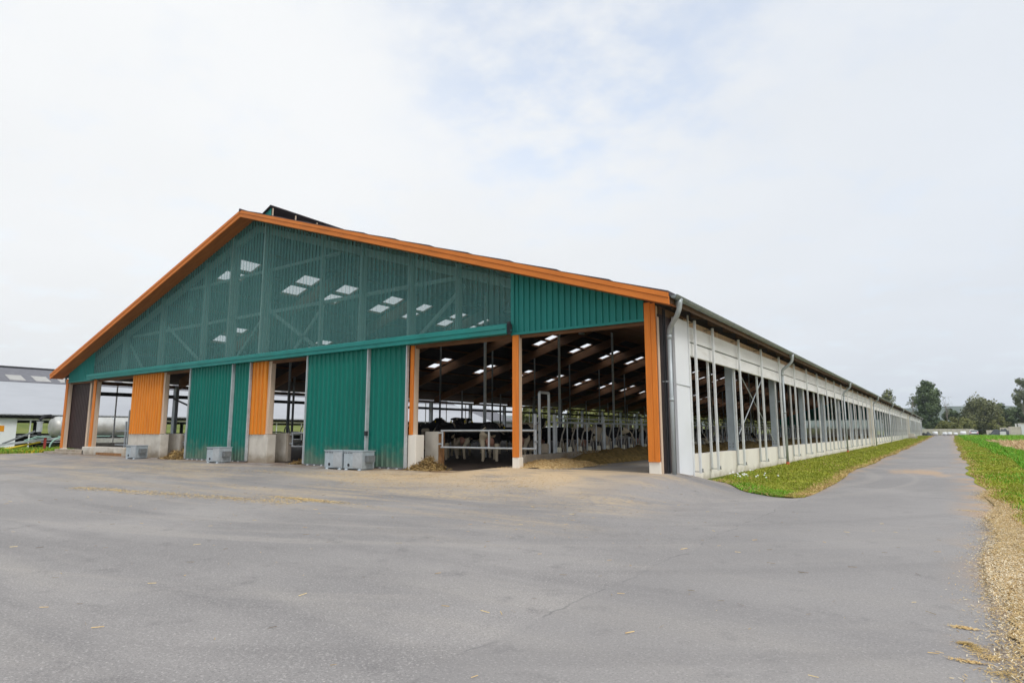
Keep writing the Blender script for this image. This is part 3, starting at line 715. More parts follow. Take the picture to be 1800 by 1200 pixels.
d3 = door(-14.62, -11.13, -0.20); d4 = door(-11.07, -9.22, -0.12)
b = MB(); b.box(-11.10, -11.02, -0.30, -0.20, 0.95, 1.12); b.tube([(-11.06, -0.28, 0.98), (-11.06, -0.33, 0.98), (-11.06, -0.33, 1.09), (-11.06, -0.28, 1.09)], 0.012, 6); b.build('handle', M_['dark'], d3)
# concrete stub walls at the ends of the cubicle rows
for xa, xb, zt in ((-27.35, -25.95, 1.0), (-18.85, -17.10, 1.04), (-9.15, -8.36, 1.10)):
    b = MB(); b.bbox(xa, xb - 0.14, 0.80, 0.98, -0.4, zt, 0.02); sw = b.build('stub_wall', M_['concrete'], barn)
    b = MB(); b.bbox(xb - 0.138, xb, 0.785, 0.99, -0.4, zt - 0.004, 0.02); b.build('rusty_edge', M_['rust'] if xb > -10 else M_['kerb'], sw)

# feed kerb along the alley
b = MB(); b.bbox(-5.45, -5.05, 1.15, 120, -0.3, 0.34, 0.02); b.build('feed_kerb', M_['kerb'], barn)

# side wall: plinth, columns, rails, rolled curtains
b = MB()
y = 0.95
while y < LEN:
    y2 = min(LEN, y + BAY); b.bbox(-0.24, 0.0, y, y2 - 0.012, -0.75, 0.42, 0.012); y = y2
b.build('plinth', M_['plinth'], barn)
JO = (54.5, 122.9)
ncol = 27
for k in range(1, ncol + 1):
    yc = 0.55 + 6.91 * k
    b = MB(); b.box(-0.31, -0.05, yc - 0.10, yc - 0.085, 0.42, 4.3); b.box(-0.31, -0.295, yc - 0.085, yc + 0.10, 0.42, 4.3); b.box(-0.065, -0.05, yc - 0.085, yc + 0.10, 0.42, 4.3); b.box(-0.20, -0.16, yc - 0.085, yc + 0.12, 0.42, 4.3)
    b.box(-0.34, -0.02, yc - 0.13, yc + 0.13, 0.425, 0.445)
    c = b.build('wall_column', M_['column'], barn)
    if k <= 8:
        b = MB()
        for dx in (-0.24, -0.12):
            for z in (0.55, 0.66): b.tube([(dx, yc - 0.10, z), (dx, yc - 0.12, z)], 0.022, 6)
        b.build('bolt', M_['galvdark'], c)
def near_joint(y): return any(abs(y - j - 0.3) < 0.9 for j in JO)
ry = [2.31, 4.05, 7.1, 10.4] + [13.7 + 3.3 * k for k in range(55)]
ry = [y for y in ry if y < LEN - 0.5 and not near_joint(y)]
proto_o = proto_i = None
def outer_rail():
    b = MB(); b.bbox(0.27, 0.345, -0.035, 0.035, -0.10, 4.40, 0.008)
    o = b.build('guide_rail', M_['rail'], barn)
    b = MB(); b.box(0.0, 0.27, -0.012, 0.012, 4.335, 4.36); b.build('bracket', M_['galvdark'], o)
    b = MB(); b.box(0.076, 0.40, -0.012, 0.012, -0.07, -0.05); b.box(0.36, 0.385, -0.012, 0.012, -0.05, 0.03); b.build('bracket', M_['galvdark'], o)
    return o
def inner_rail():
    b = MB(); b.bbox(0.004, 0.075, -0.035, 0.035, -0.10, 3.40, 0.008)
    o = b.build('support_rail', M_['rail'], barn); return o
for k, y in enumerate(ry):
    if k == 0: proto_o = outer_rail(); proto_i = inner_rail(); a, c = proto_o, proto_i
    else: a = dup(proto_o, parent=barn); c = dup(proto_i, parent=barn)
    a.location = (0, y, 0); c.location = (0, y + 0.2, 0)
# curtains rolled up under the eave (two white bands)
segs = [(2.17, JO[0]), (JO[0] + 0.75, JO[1]), (JO[1] + 0.75, LEN - 0.3)]
for ya, yb in segs:
    for z0, z1, x0 in ((3.33, 3.715, 0.09), (3.755, 4.20, 0.11)):
        b = MB(); b.bbox(x0, x0 + 0.09, ya, yb, z0, z1, 0.012); b.build('rolled_curtain', M_['curtain'], barn)
    b = MB(); b.tube([(0.15, ya, 3.735), (0.15, yb, 3.735)], 0.035, 6); b.build('curtain_rod', M_['galvdark'], barn)
    b = MB(); b.box(-0.16, 0.04, ya - 0.05, yb, 4.20, 4.46); b.build('wall_plate', M_['timber'], barn)
# eave boarding: rafter tails under the overhang
for k in range(60):
    y = 1.2 + k * 1.67
    b = MB(); b.hexa([(0.02, y, rz(0.02) - TH - 0.17), (0.62, y, rz(0.62) - TH - 0.10), (0.62, y + 0.1, rz(0.62) - TH - 0.10), (0.02, y + 0.1, rz(0.02) - TH - 0.17),
                      (0.02, y, rz(0.02) - TH - 0.003), (0.62, y, rz(0.62) - TH - 0.003), (0.62, y + 0.1, rz(0.62) - TH - 0.003), (0.02, y + 0.1, rz(0.02) - TH - 0.003)])
    b.build('rafter_tail', M_['eave'], barn)
b = MB(); b.box(0.605, 0.64, -0.6, LEN, rz(0.64) - 0.24, rz(0.64) - TH - 0.004); b.build('eave_board', M_['eave'], barn)
# white corner panel, brown return panel and beige strip
b = MB(); b.bbox(0.06, 0.16, 1.02, 2.10, -0.14, 4.34, 0.012); cpn = b.build('corner_panel', M_['white'], barn)
b = MB(); b.bbox(0.15, 0.19, 2.10, 2.16, -0.25, 4.55, 0.006); b.build('edge_trim', M_['rail'], cpn)
b = MB(); b.tube([(0.165, 1.02, 2.42), (0.175, 2.16, 2.40)], 0.012, 6); b.build('tie_bar', M_['galv'], cpn)
b = MB(); b.box(-0.02, 0.03, 0.13, 1.10, -0.25, 4.30); b.build('return_panel', M_['brown'], barn)
b = MB(); b.bbox(0.016, 0.05, 0.02, 0.125, -0.30, 4.20, 0.005); b.build('edge_strip', M_['timber'], barn)
b = MB(); b.box(-0.2, 0.03, 0.20, 2.6, 4.30, 4.52); b.build('wall_plate', M_['eave'], barn)
for y in (0.30, 0.42):
    b = MB(); b.tube([(0.10, y, -0.2), (0.10, y, 4.46)], 0.022, 6); b.build('guide_rod', M_['dark'], barn)
# full-height posts at the building joints
for j in JO:
    b = MB(); b.bbox(-0.1, 0.36, j + 0.12, j + 0.42, -0.6, 4.42, 0.015); b.build('joint_post', M_['plinth'], barn)
    b = MB(); b.box(-0.1, 0.10, j + 0.425, j + 0.70, -0.6, 4.40); b.build('joint_panel', M_['brown'], barn)
# wind braces
for p, q_ in (((-0.02, 7.8, 1.0), (0.0, 11.6, 3.25)), ((-0.1, 8.4, 3.4), (-0.08, 13.9, 0.55))):
    b = MB(); b.tube([p, q_], 0.02, 6); b.build('wind_brace', M_['galv'], barn)
# gutter and downpipes
b = MB(); n = 10; gx, gzv, gr = 0.755, 4.60, 0.092
for k in range(n):
    a0 = math.pi + math.pi * k / n; a1 = math.pi + math.pi * (k + 1) / n
    p0 = (gx + gr * math.cos(a0), gzv + gr * math.sin(a0)); p1 = (gx + gr * math.cos(a1), gzv + gr * math.sin(a1))
    q0 = (gx + (gr - .008) * math.cos(a0), gzv + (gr - .008) * math.sin(a0)); q1 = (gx + (gr - .008) * math.cos(a1), gzv + (gr - .008) * math.sin(a1))
    y = -0.62; first = True
    while y < LEN:
        y2 = min(LEN, y + 12.0)
        b.quad((p0[0], y, p0[1]), (p1[0], y, p1[1]), (p1[0], y2, p1[1]), (p0[0], y2, p0[1])); b.quad((q1[0], y, q1[1]), (q0[0], y, q0[1]), (q0[0], y2, q0[1]), (q1[0], y2, q1[1])); y = y2
    b.tri((gx, -0.62, gzv), (p0[0], -0.62, p0[1]), (p1[0], -0.62, p1[1]))
    b.quad((p0[0], -0.62, p0[1]), (p1[0], -0.62, p1[1]), (q1[0], -0.62, q1[1]), (q0[0], -0.62, q0[1]))
b.tube([(gx + gr, -0.62, gzv), (gx + gr, LEN, gzv)], 0.014, 6)
gut = b.build('gutter', M_['zinc'], barn)
for k in range(55):
    b = MB(); y = 0.3 + k * 1.1
    pts = [(gx + (gr + .004) * math.cos(a), y, gzv + (gr + .004) * math.sin(a)) for a in [math.pi + math.pi * q_ / 8 for q_ in range(9)]]
    b.tube(pts, 0.008, 4); b.build('gutter_bracket', M_['zinc'], gut)
for k, y in enumerate((0.30, 14.3, 34.7, 56.6, 77, 100, 128, 150, 170, 188)):
    xb = 0.30 if k else 0.26
    zb = gz(0.4, y) - 0.1
    b = MB()
    yo = y - 0.52 if k == 0 else y
    cv = [(gx, y, 4.56), (gx, y, 4.42), (gx, y, 4.30), (gx - 0.03, y, 4.22), (gx - 0.10, y, 4.13), (xb + 0.17, y, 3.98), (xb + 0.07, y, 3.91), (xb + 0.015, y, 3.82), (xb, y, 3.70)]
    cv = [(cx_, yo + (y - yo) * min(1, max(0, (gx - 0.03 - cx_) / (gx - 0.03 - xb))), cz_) for cx_, cy_, cz_ in cv]
    b.tube(cv, [0.10, 0.085, 0.066, 0.066, 0.066, 0.066, 0.066, 0.066, 0.066], 12); 
    b.tube([(xb, y, 3.72), (xb, y, zb)], 0.060, 12); 
    b.tube([(xb, y, 3.60), (xb, y, 3.72)], 0.069, 12); b.tube([(xb, y, 1.9), (xb, y, 1.99)], 0.067, 12)
    p = b.build('downpipe', M_['pipe'], barn, smooth=False)
    for poly in p.data.polygons: poly.use_smooth = len(poly.vertices) == 4
    if k in (1, 2):
        b = MB(); b.tube([(xb, y, zb), (xb, y, zb + 0.30)], 0.072, 12); b.build('pipe_shoe', M_['pvc'], p)
    b = MB(); b.box(0.0, xb + 0.075, y - 0.012, y + 0.012, 2.43, 2.46); b.build('pipe_clip', M_['galv'], p)

# far long side, seen through the barn
b = MB(); b.box(-38.72, -38.48, 1.2, LEN, -0.6, 0.40); b.build('plinth', M_['plinth'], barn)
for k in range(1, ncol + 1):
    yc = BAY * k; b = MB(); b.box(-38.68, -38.30, yc - 0.10, yc - 0.08, 0.4, 4.3); b.box(-38.5, -38.45, yc - 0.08, yc + 0.12, 0.4, 4.3); b.box(-38.32, -38.30, yc - 0.08, yc + 0.12, 0.4, 4.3); b.build('wall_column', M_['column'], barn)
for k in range(36):
    b = MB(); b.box(-39.0, -38.93, 3 + 3.34 * k, 3.07 + 3.34 * k, -0.1, 4.3); b.build('curtain_rail', M_['rail'], barn)
b = MB(); b.box(-38.80, -38.62, 1.0, LEN, 3.42, 3.66); b.build('eave_rail', M_['dark'], barn)
b = MB(); b.box(-38.70, -38.60, 1.0, LEN, 4.12, 4.34); b.build('wall_plate', M_['glulam'], barn)
# gutter and pipe at the far corner
b = MB(); b.tube([(2 * RX - 0.78, -0.6, 4.56), (2 * RX - 0.78, 60, 4.56)], 0.09, 8); b.build('gutter', M_['zinc'], barn)
b = MB(); b.tube([(2 * RX - 0.76, 0.2, 4.5), (2 * RX - 0.7, 0.2, 4.2), (2 * RX - 0.25, 0.2, 3.75), (2 * RX - 0.22, 0.2, 3.5), (2 * RX - 0.22, 0.2, -0.3)], 0.06, 8); b.build('downpipe', M_['pipe'], barn)

# rafters, purlins and steel posts inside
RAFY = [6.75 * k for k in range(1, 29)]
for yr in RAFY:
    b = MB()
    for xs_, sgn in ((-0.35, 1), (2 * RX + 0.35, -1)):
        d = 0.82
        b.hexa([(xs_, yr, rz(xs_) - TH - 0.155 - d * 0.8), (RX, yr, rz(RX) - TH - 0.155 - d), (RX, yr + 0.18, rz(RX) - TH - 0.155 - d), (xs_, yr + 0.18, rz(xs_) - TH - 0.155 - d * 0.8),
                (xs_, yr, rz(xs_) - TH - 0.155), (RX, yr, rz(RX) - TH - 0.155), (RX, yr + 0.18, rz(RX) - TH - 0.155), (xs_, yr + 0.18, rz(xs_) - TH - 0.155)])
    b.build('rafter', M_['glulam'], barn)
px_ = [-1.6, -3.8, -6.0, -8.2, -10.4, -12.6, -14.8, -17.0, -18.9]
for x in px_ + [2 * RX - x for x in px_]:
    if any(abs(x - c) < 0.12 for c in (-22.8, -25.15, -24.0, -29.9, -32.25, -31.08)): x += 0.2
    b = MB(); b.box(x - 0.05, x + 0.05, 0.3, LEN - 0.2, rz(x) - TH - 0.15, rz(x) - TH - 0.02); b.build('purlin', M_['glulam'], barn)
for yr in RAFY[:18]:
    for x, r in ((-11.05, 0.07), (-25.7, 0.075), (-34.6, 0.085)):
        b = MB(); b.tube([(x, yr + 0.09, FLOORZ - 0.05), (x, yr + 0.09, rz(x) - TH - 0.7)], r, 10); b.tube([(x, yr + .09, FLOORZ), (x, yr + .09, FLOORZ + .25)], r + .03, 10)
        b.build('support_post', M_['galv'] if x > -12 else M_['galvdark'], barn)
# bell-shaped lamps hung from the rafters
for x, y, drop in ((-13.3, 11.9, 0.55), (-16.0, 25.4, 0.7), (-12.0, 32.1, 0.7)):
    b = MB(); zt = rz(x) - TH - 0.8; b.tube([(x, y, zt), (x, y, zt - drop * 0.4)], 0.02, 6)
    b.tube([(x, y, zt - drop * 0.4), (x, y, zt - drop * 0.55), (x, y, zt - drop * 0.9), (x, y, zt - drop)], [0.06, 0.11, 0.24, 0.25], 12); b.build('ceiling_lamp', M_['galv'], barn)
# back gable wall far away, with its door openings
b = MB(); b.box(-38.7, -30, LEN - 0.2, LEN, -0.1, 4.4); b.box(-9, -0.3, LEN - 0.2, LEN, -0.1, 4.4)
b.hexa([(-38.7, LEN - .2, 4.4), (-0.1, LEN - .2, 4.4), (-0.1, LEN, 4.4), (-38.7, LEN, 4.4), (RX - .1, LEN - .2, rz(RX) - .2), (RX + .1, LEN - .2, rz(RX) - .2), (RX + .1, LEN, rz(RX) - .2), (RX - .1, LEN, rz(RX) - .2)])
b.build('gable_wall', M_['green'], barn)

# ------------------------------------------------------------------ neighbouring barn across the gap
nb = thing('neighbouring_barn', 'low long barn with pale grey roof behind the green barn on the left', 'barn', (-61.5, 0, 0))
NE, NS = 2.92, 0.364
nz = lambda d: NE + NS * d
NY0, NY1 = -9.0, 75.0
def nroof(name, d0, d1, th, m, y0=NY0, y1=NY1, dz=0.0):
    b = MB(); b.hexa([(-d0, y0, nz(d0) - th + dz), (-d1, y0, nz(d1) - th + dz), (-d1, y1, nz(d1) - th + dz), (-d0, y1, nz(d0) - th + dz), (-d0, y0, nz(d0) + dz), (-d1, y0, nz(d1) + dz), (-d1, y1, nz(d1) + dz), (-d0, y1, nz(d0) + dz)])
    return b.build(name, m, nb)
nroof('roof', -0.7, 8.6, 0.10, M_['nroof'])
rf2 = nroof('roof', 8.62, 13.4, 0.14, M_['ndark'], dz=0.05)
for k in range(24):
    y0 = 1.9 + k * 2.2
    b = MB(); b.hexa([(-9.0, y0, nz(9.0) + .055), (-10.7, y0 + .02, nz(10.7) + .055), (-10.7, y0 + 1.35, nz(10.7) + .055), (-9.0, y0 + 1.35, nz(9.0) + .055), (-9.0, y0, nz(9.0) + .085), (-10.7, y0 + .02, nz(10.7) + .085), (-10.7, y0 + 1.35, nz(10.7) + .085), (-9.0, y0 + 1.35, nz(9.0) + .085)])
    b.build('skylight', M_['nsky'], rf2)
b = MB(); b.hexa([(-13.4, NY0, nz(13.4) - .1), (-27.5, NY0, NE), (-27.5, NY1, NE), (-13.4, NY1, nz(13.4) - .1), (-13.4, NY0, nz(13.4) + .05), (-27.5, NY0, NE + .15), (-27.5, NY1, NE + .15), (-13.4, NY1, nz(13.4) + .05)])
b.build('roof', M_['ndark'], nb)
b = MB(); b.tube([(-13.4, NY0, nz(13.4) + .08), (-13.4, NY1, nz(13.4) + .08)], 0.14, 8); b.build('ridge_cap', M_['dark'], nb)
b = MB()                                             # corrugated edge of the eave sheets
for k in range(210):
    y = NY0 + k * 0.4; b.tube([(0.72, y, nz(-0.7) - 0.16), (0.2, y, nz(-0.2) - 0.16)], 0.09, 6)
b.box(0.1, 0.24, NY0, NY1, 2.30, 2.62); b.build('eave_edge', M_['dark'], nb)
b = MB(); b.box(-0.15, 0.0, NY0, NY1, 2.12, 2.40); b.build('lintel', M_['curtain'], nb)
b = MB(); b.box(-0.1, 0.0, NY0, NY1, -0.6, -0.32); b.build('plinth', M_['concrete'], nb)
b = MB(); b.box(-0.02, 0.06, NY0, 4.55, -0.5, 2.40); wl = b.build('wall_panel', M_['white'], nb)
b = MB(); b.box(0.062, 0.09, 3.05, 3.66, 1.15, 1.65); b.build('sign', M_['signorange'], wl)
for k in range(20):
    y = 5.5 + 3.6 * k; b = MB(); b.box(-0.02, 0.08, y, y + 0.09, -0.5, 2.42); b.build('wall_post', M_['rail'], nb)
    b = MB(); b.box(-6.3, -6.1, y - 1.3, y - 1.0, -0.4, 3.6); b.build('inner_post', M_['dark'], nb)
b = MB(); b.box(-27.0, -26.8, NY0, NY1, -0.5, 0.9); b.build('back_wall', M_['dark'], nb)
b = MB(); b.box(-26.9, -26.8, NY0, NY1, 2.2, 2.9); b.build('back_lintel', M_['dark'], nb)
for z in (0.15, 0.75):
    b = MB(); b.tube([(-0.5, 4.6, z), (-0.5, 60, z)], 0.035, 6); b.build('pipe_rail', M_['galv'], nb)

# a further grey shed beyond the neighbouring barn's end
sh = thing('grey_shed', 'grey roofed shed beyond the far end of the pale roofed barn', 'shed', (-75, 79, 0))
b = MB(); b.hexa([(5, 0, 3.2), (-2, 0, 5.9), (-2, 16, 5.9), (5, 16, 3.2), (5, 0, 3.35), (-2, 0, 6.05), (-2, 16, 6.05), (5, 16, 3.35)]); b.hexa([(-9, 0, 3.2), (-2, 0, 5.9), (-2, 16, 5.9), (-9, 16, 3.2), (-9, 0, 3.35), (-2, 0, 6.05), (-2, 16, 6.05), (-9, 16, 3.35)]); b.build('roof', M_['ndark'], sh)
b = MB(); b.box(-8.6, 4.6, 0.4, 15.6, -0.6, 3.15); b.hexa([(-8.6, .4, 3.15), (4.6, .4, 3.15), (4.6, .6, 3.15), (-8.6, .6, 3.15), (-2.1, .4, 5.8), (-1.9, .4, 5.8), (-1.9, .6, 5.8), (-2.1, .6, 5.8)]); b.build('wall', M_['ndark'], sh)
wv = thing('white_van', 'white van parked beyond the far side of the green barn', 'van', (-52, 82, -0.3), R(20))
b = MB()
prof = [(-2.6, .45), (-2.6, 2.3), (1.0, 2.35), (1.7, 1.45), (2.5, 1.2), (2.6, .5)]
i0 = len(b.v)
for yy in (-0.95, 0.95): b.v += [(x, yy * (0.93 if z > 1.6 else 1), z) for x, z in prof]
n = len(prof)
for k in range(n): b.f.append((k, (k + 1) % n, n + (k + 1) % n, n + k)); b.m.append(0)
b.f.append(tuple(range(n))[::-1]); b.m.append(0); b.f.append(tuple(range(n, 2 * n))); b.m.append(0)
b.build('body', M_['carwhite'], wv)
for x in (-1.6, 1.6):
    for yy in (-0.9, 0.9):
        b = MB(); b.tube([(x, yy - .12, .36), (x, yy + .12, .36)], .36, 14); b.build('wheel', M_['tyre'], wv)
b = MB(); b.hexa([(0.98, -.80, 1.5), (1.70, -.80, 1.5), (1.70, .80, 1.5), (.98, .80, 1.5), (1.03, -.78, 2.25), (1.12, -.78, 2.25), (1.12, .78, 2.25), (1.03, .78, 2.25)]); b.build('windscreen', M_['glass'], wv)

# slurry tanker between the barns
tk = thing('slurry_tanker', 'grey slurry tanker with filling arm parked between the two barns', 'tanker', (-53.0, 4.2, -0.45))
b = MB(); n = 20
rr = [(0.0, 0.30), (0.06, 0.62), (0.22, 0.78), (0.5, 0.83), (6.6, 0.83), (6.95, 0.72), (7.1, 0.35)]
b.tube([(0, y, 1.95) for y, r in rr], [r for y, r in rr], n); t_ = b.build('tank', M_['tank'], tk, smooth=True)
for y in (0.5, 2.4, 4.4, 6.4):
    b = MB(); b.tube([(0, y, 1.95), (0, y + .07, 1.95)], 0.85, n); b.build('hoop', M_['galv'], t_)
b = MB(); b.tube([(0.0, 0.2, 2.65), (0.0, -0.05, 2.85), (0.1, -0.5, 2.80), (0.25, -0.8, 2.5)], 0.11, 8); b.build('filling_arm', M_['tyre'], tk)
b = MB(); b.tube([(0.28, -0.80, 2.30), (0.28, -0.80, 1.55)], 0.20, 10); b.tube([(0.28, -0.80, 2.36), (0.28, -0.80, 2.30)], 0.24, 10); b.build('cyclone', M_['galv'], tk)
b = MB(); b.tube([(0.28, -0.8, 1.55), (0.28, -0.75, 1.2)], 0.15, 8); b.build('valve', M_['tyre'], tk)
for x in (-0.55, 0.55):
    b = MB(); b.bar((x, 0.4, 1.05), (x * .15, -3.2, 0.55), 0.12, 0.14); b.bar((x, 0.2, 0.95), (x, 7.0, 0.95), 0.12, 0.18); b.build('drawbar', M_['galv'], tk)
b = MB(); b.bar((0.1, -1.0, 1.6), (0.1, -3.0, 0.65), 0.12, 0.12); b.build('boom', M_['galvdark'], tk)
b = MB(); b.tube([(0.2, -2.9, .25), (0.2, -0.6, 0.75)], 0.07, 6); b.build('support_leg', M_['yellow'], tk)
b = MB(); b.tube([(0.5, -0.4, .15), (0.5, -0.4, 1.15)], 0.10, 6); b.build('jack', M_['red'], tk)
for a_ in (0.0, 0.5):
    b = MB(); b.tube([(0.6, -1.8, 0.8 + a_ * .2), (0.65, -1.0, 1.1 + a_ * .2), (0.7, -0.1, 1.15)], 0.035, 6); b.build('hose', M_['mint'], tk)
for yy in (2.4, 4.3):
    for x in (-1.05, 1.05):
        b = MB(); b.tube([(x - .25, yy, .62), (x + .25, yy, .62)], .62, 18); wh = b.build('wheel', M_['tyre'], tk)
        b = MB(); b.tube([(x + (.255 if x > 0 else -.255) - .02, yy, .62), (x + (.255 if x > 0 else -.255) + .02, yy, .62)], .30, 14); b.build('rim', M_['galv'], wh)
b = MB(); b.bbox(1.32, 1.38, 0.9, 7.0, 0.30, 1.02, 0.01); b.build('side_skirt', M_['tank'], tk)
b = MB(); b.tube([(1.2, -0.3 + 0.75 - 0.75 * math.cos(math.pi * k / 10), 0.35 + 0.75 * math.sin(math.pi * k / 10)) for k in range(11)], 0.06, 8); b.build('suction_hose', M_['mint'], tk)
b = MB(); b.box(0.88, 0.92, 0.3, 7.0, 1.16, 1.24); b.build('side_rail', M_['mint'], tk)

# ------------------------------------------------------------------ galvanised boxes before the doors
def steel_box(x, y, rz_, label, seam=True):
    z = gz(x, y); t = thing('galvanised_box', label, 'metal box', (x, y, z - 0.01), rz_, 'galvanised boxes before the sliding doors')
    b = MB(); b.bbox(-0.47, 0.47, -0.29, 0.29, 0.05, 0.64, 0.012); b.box(-0.49, 0.49, -0.31, 0.31, 0.64, 0.665)
    b.build('body', M_['galvbox'], t)
    b = MB(); b.box(0.02, 0.46, -0.305, -0.292, 0.10, 0.60); b.build('side_sheet', M_['galv'], t)
    b = MB(); b.tube([(-0.20, -0.285, 0.17), (-0.20, -0.302, 0.17)], 0.055, 10); b.build('outlet', M_['dark'], t)
    b = MB()
    for k in range(5): b.box(-0.42 + k * .09, -0.39 + k * .09, -0.302, -0.288, 0.57, 0.60)
    b.build('slot', M_['dark'], t)
    for xx in (-0.38, 0.30):
        b = MB(); b.hexa([(xx, -0.33, 0), (xx + .14, -0.33, 0), (xx + .14, 0.28, 0), (xx, 0.28, 0), (xx + .03, -0.29, .05), (xx + .11, -0.29, .05), (xx + .11, .28, .05), (xx + .03, .28, .05)]); b.build('foot', M_['galvbox'], t)
    b = MB(); b.bbox(0.49, 0.66, -0.16, 0.16, 0.28, 0.50, 0.01); b.build('side_bracket', M_['galvdark'], t)
    return t
steel_box(-26.97, -0.85, 0.03, 'galvanised box before the concrete pier under the wide orange boards')
steel_box(-19.65, -0.80, 0.02, 'galvanised box before the wide leaf of the left green door')
steel_box(-11.80, -0.80, 0.0, 'galvanised box at the right green doors, left one of the pair')
steel_box(-10.77, -0.80, 0.0, 'galvanised box at the right green doors, right one of the pair')

# ------------------------------------------------------------------ pipe gates
def pipe_gate(x, y, z, width, label):
    t = thing('pipe_gate', label, 'gate', (x, y, z), 0, 'galvanised pipe gates of the cow alleys')
    b = MB()
    for zz in (0.03, 0.60): b.tube([(0, 0, zz), (width, 0, zz)], 0.034, 8)
    b.build('rail', M_['galv'], t)
    for xx in (0.06, width * 0.53, width - 0.02):
        b = MB(); b.tube([(xx, 0, 0.03), (xx, 0, 0.62)], 0.032, 8); b.build('upright', M_['galv'], t)
    b = MB(); b.tube([(width - .02, 0.0, -0.1), (width - .02, 0, 0.78)], 0.03, 8); b.bar((width - .02, -.05, .25), (width + .12, -.05, .25), .04, .05); b.build('latch', M_['galvdark'], t)
    for zz in (0.12, 0.5):
        b = MB(); b.box(-0.10, 0.04, -0.05, 0.03, zz, zz + .05); b.build('hinge', M_['galv'], t)
    return t
pipe_gate(-8.30, 0.72, 0.53, 3.95, 'galvanised pipe gate before the cows beside the right green door')
pipe_gate(-17.02, 0.92, 0.45, 4.2, 'galvanised pipe gate behind the opening left of the right green door')
pipe_gate(-25.90, 0.92, 0.42, 4.2, 'galvanised pipe gate partly hidden by the left green door')
# stepped pipe barrier in the far left opening
t = thing('pipe_barrier', 'galvanised pipe barrier with tall uprights beside the wide orange pier', 'barrier', (-34.2, 1.2, 0.0))
b = MB()
for z in (0.34, 1.15): b.tube([(0, 0, z), (5.2, 0, z)], 0.04, 8)
b.build('rail', M_['galv'], t)
for x, zt in ((1.15, 1.7), (1.45, 2.35), (3.1, 2.3), (4.8, 2.3)):
    b = MB(); b.tube([(x, 0, -.2), (x, 0, zt)], 0.055, 8); b.build('upright', M_['galv'], t)
b = MB(); b.tube([(3.1, 0, 1.5), (5.2, 0, 1.5)], .03, 6); b.build('cross_rail', M_['galvdark'], t)
t = thing('concrete_block', 'stained concrete kerb block at the foot of the second orange post', 'concrete block', (-32.3, 0.05, -0.2))
b = MB(); b.bbox(-2.4, -1.3, -0.40, 0.5, -0.2, 0.46, 0.03); b.bbox(-1.29, 2.35, -0.25, 0.5, -0.2, 0.45, 0.03); b.build('block', M_['concrete'], t)
b = MB(); b.box(-0.9, 2.2, -0.256, -0.249, -0.1, 0.16); b.build('recess_shade', M_['rust'], t)  # thin sheet in rust brown paints the shade of the low front recess
# a dark strut across the far left opening
t = thing('diagonal_brace', 'dark steel strut slanting across the far left opening', 'brace', (0, 0, 0))
b = MB(); b.bar((-37.4, 6.0, 3.35), (-31.6, 6.0, 1.85), 0.09, 0.09); o = b.build('strut', M_['dark'], t)

# ------------------------------------------------------------------ cubicle dividers
def divider():
    t = thing('cubicle_divider', 'bent steel hoop dividing the cow cubicles in the dim middle of the barn', 'stall divider', (0, 0, 0), 0, 'cubicle dividers in the middle of the barn')
    b = MB(); b.tube([(-1.0, 0, 0.1), (-1.0, 0, 1.25), (-.92, 0, 1.42), (-.75, 0, 1.5), (-.58, 0, 1.42), (-.5, 0, 1.25), (-.5, 0, .55), (0.4, 0, .45), (.75, 0, .60), (.85, 0, .85), (.7, 0, 1.08), (0.3, 0, 1.15), (-.5, 0, 1.15)], 0.035, 7)
    b.build('hoop', M_['galvdark'], t)
    return t
dv = divider(); first = True
for x in (-26.6, -17.9):
    for k in range(12):
        p = (x, 3.2 + k * 1.2, FLOORZ)
        if first: dv.location = p; first = False
        else: dup(dv, p)

# ------------------------------------------------------------------ headlock feed fence
FX = -5.25; FZ = 0.34
def headlock_panel():
    t = thing('headlock_panel', 'galvanised headlock feed fence panel with cream stops on the kerb of the feed alley', 'feed fence', (0, 0, 0), 0, 'headlock panels along the feed alley')
    Ln = 3.88
    b = MB(); b.tube([(0, 0, 0), (0, Ln, 0)], 0.03, 8); b.build('bottom_rail', M_['worn'], t)
    b = MB(); b.tube([(0, 0, 1.08), (0, Ln, 1.08)], 0.035, 8); b.tube([(-0.03, 0, 1.24), (-0.03, Ln, 1.24)], 0.022, 8); b.build('top_rail', M_['galv'], t)
    b = MB(); b.tube([(0, 0, -0.02), (0, 0, 1.36)], 0.055, 10); b.build('post', M_['galv'], t)
    for k in range(5):
        y = 0.10 + k * 0.775
        b = MB(); b.tube([(0, y + .05, 0), (0, y + .05, 1.08)], 0.026, 6); b.build('upright', M_['galv'], t)
        b = MB()
        b.tube([(0.02, y + 0.17, 0.06), (0.02, y + 0.42, 0.62), (0.02, y + 0.58, 0.85), (0.02, y + 0.56, 1.08)], 0.022, 6)
        b.tube([(0, y + 0.56, 0), (0, y + 0.54, 0.30), (0, y + 0.42, 0.52), (0, y + 0.44, 0.62), (0, y + 0.66, 0.92), (0, y + 0.70, 1.08)], 0.022, 6)
        h = b.build('headlock', M_['worn'], t)
        b = MB(); b.bbox(-0.06, 0.07, y + 0.15, y + 0.31, 0.02, 0.20, 0.03); b.build('stop', M_['stop'], h)
    return t
hp = headlock_panel(); hp.location = (FX, 3.33, FZ)
for k in range(1, 12): dup(hp, (FX, 3.33 + 3.88 * k, FZ))
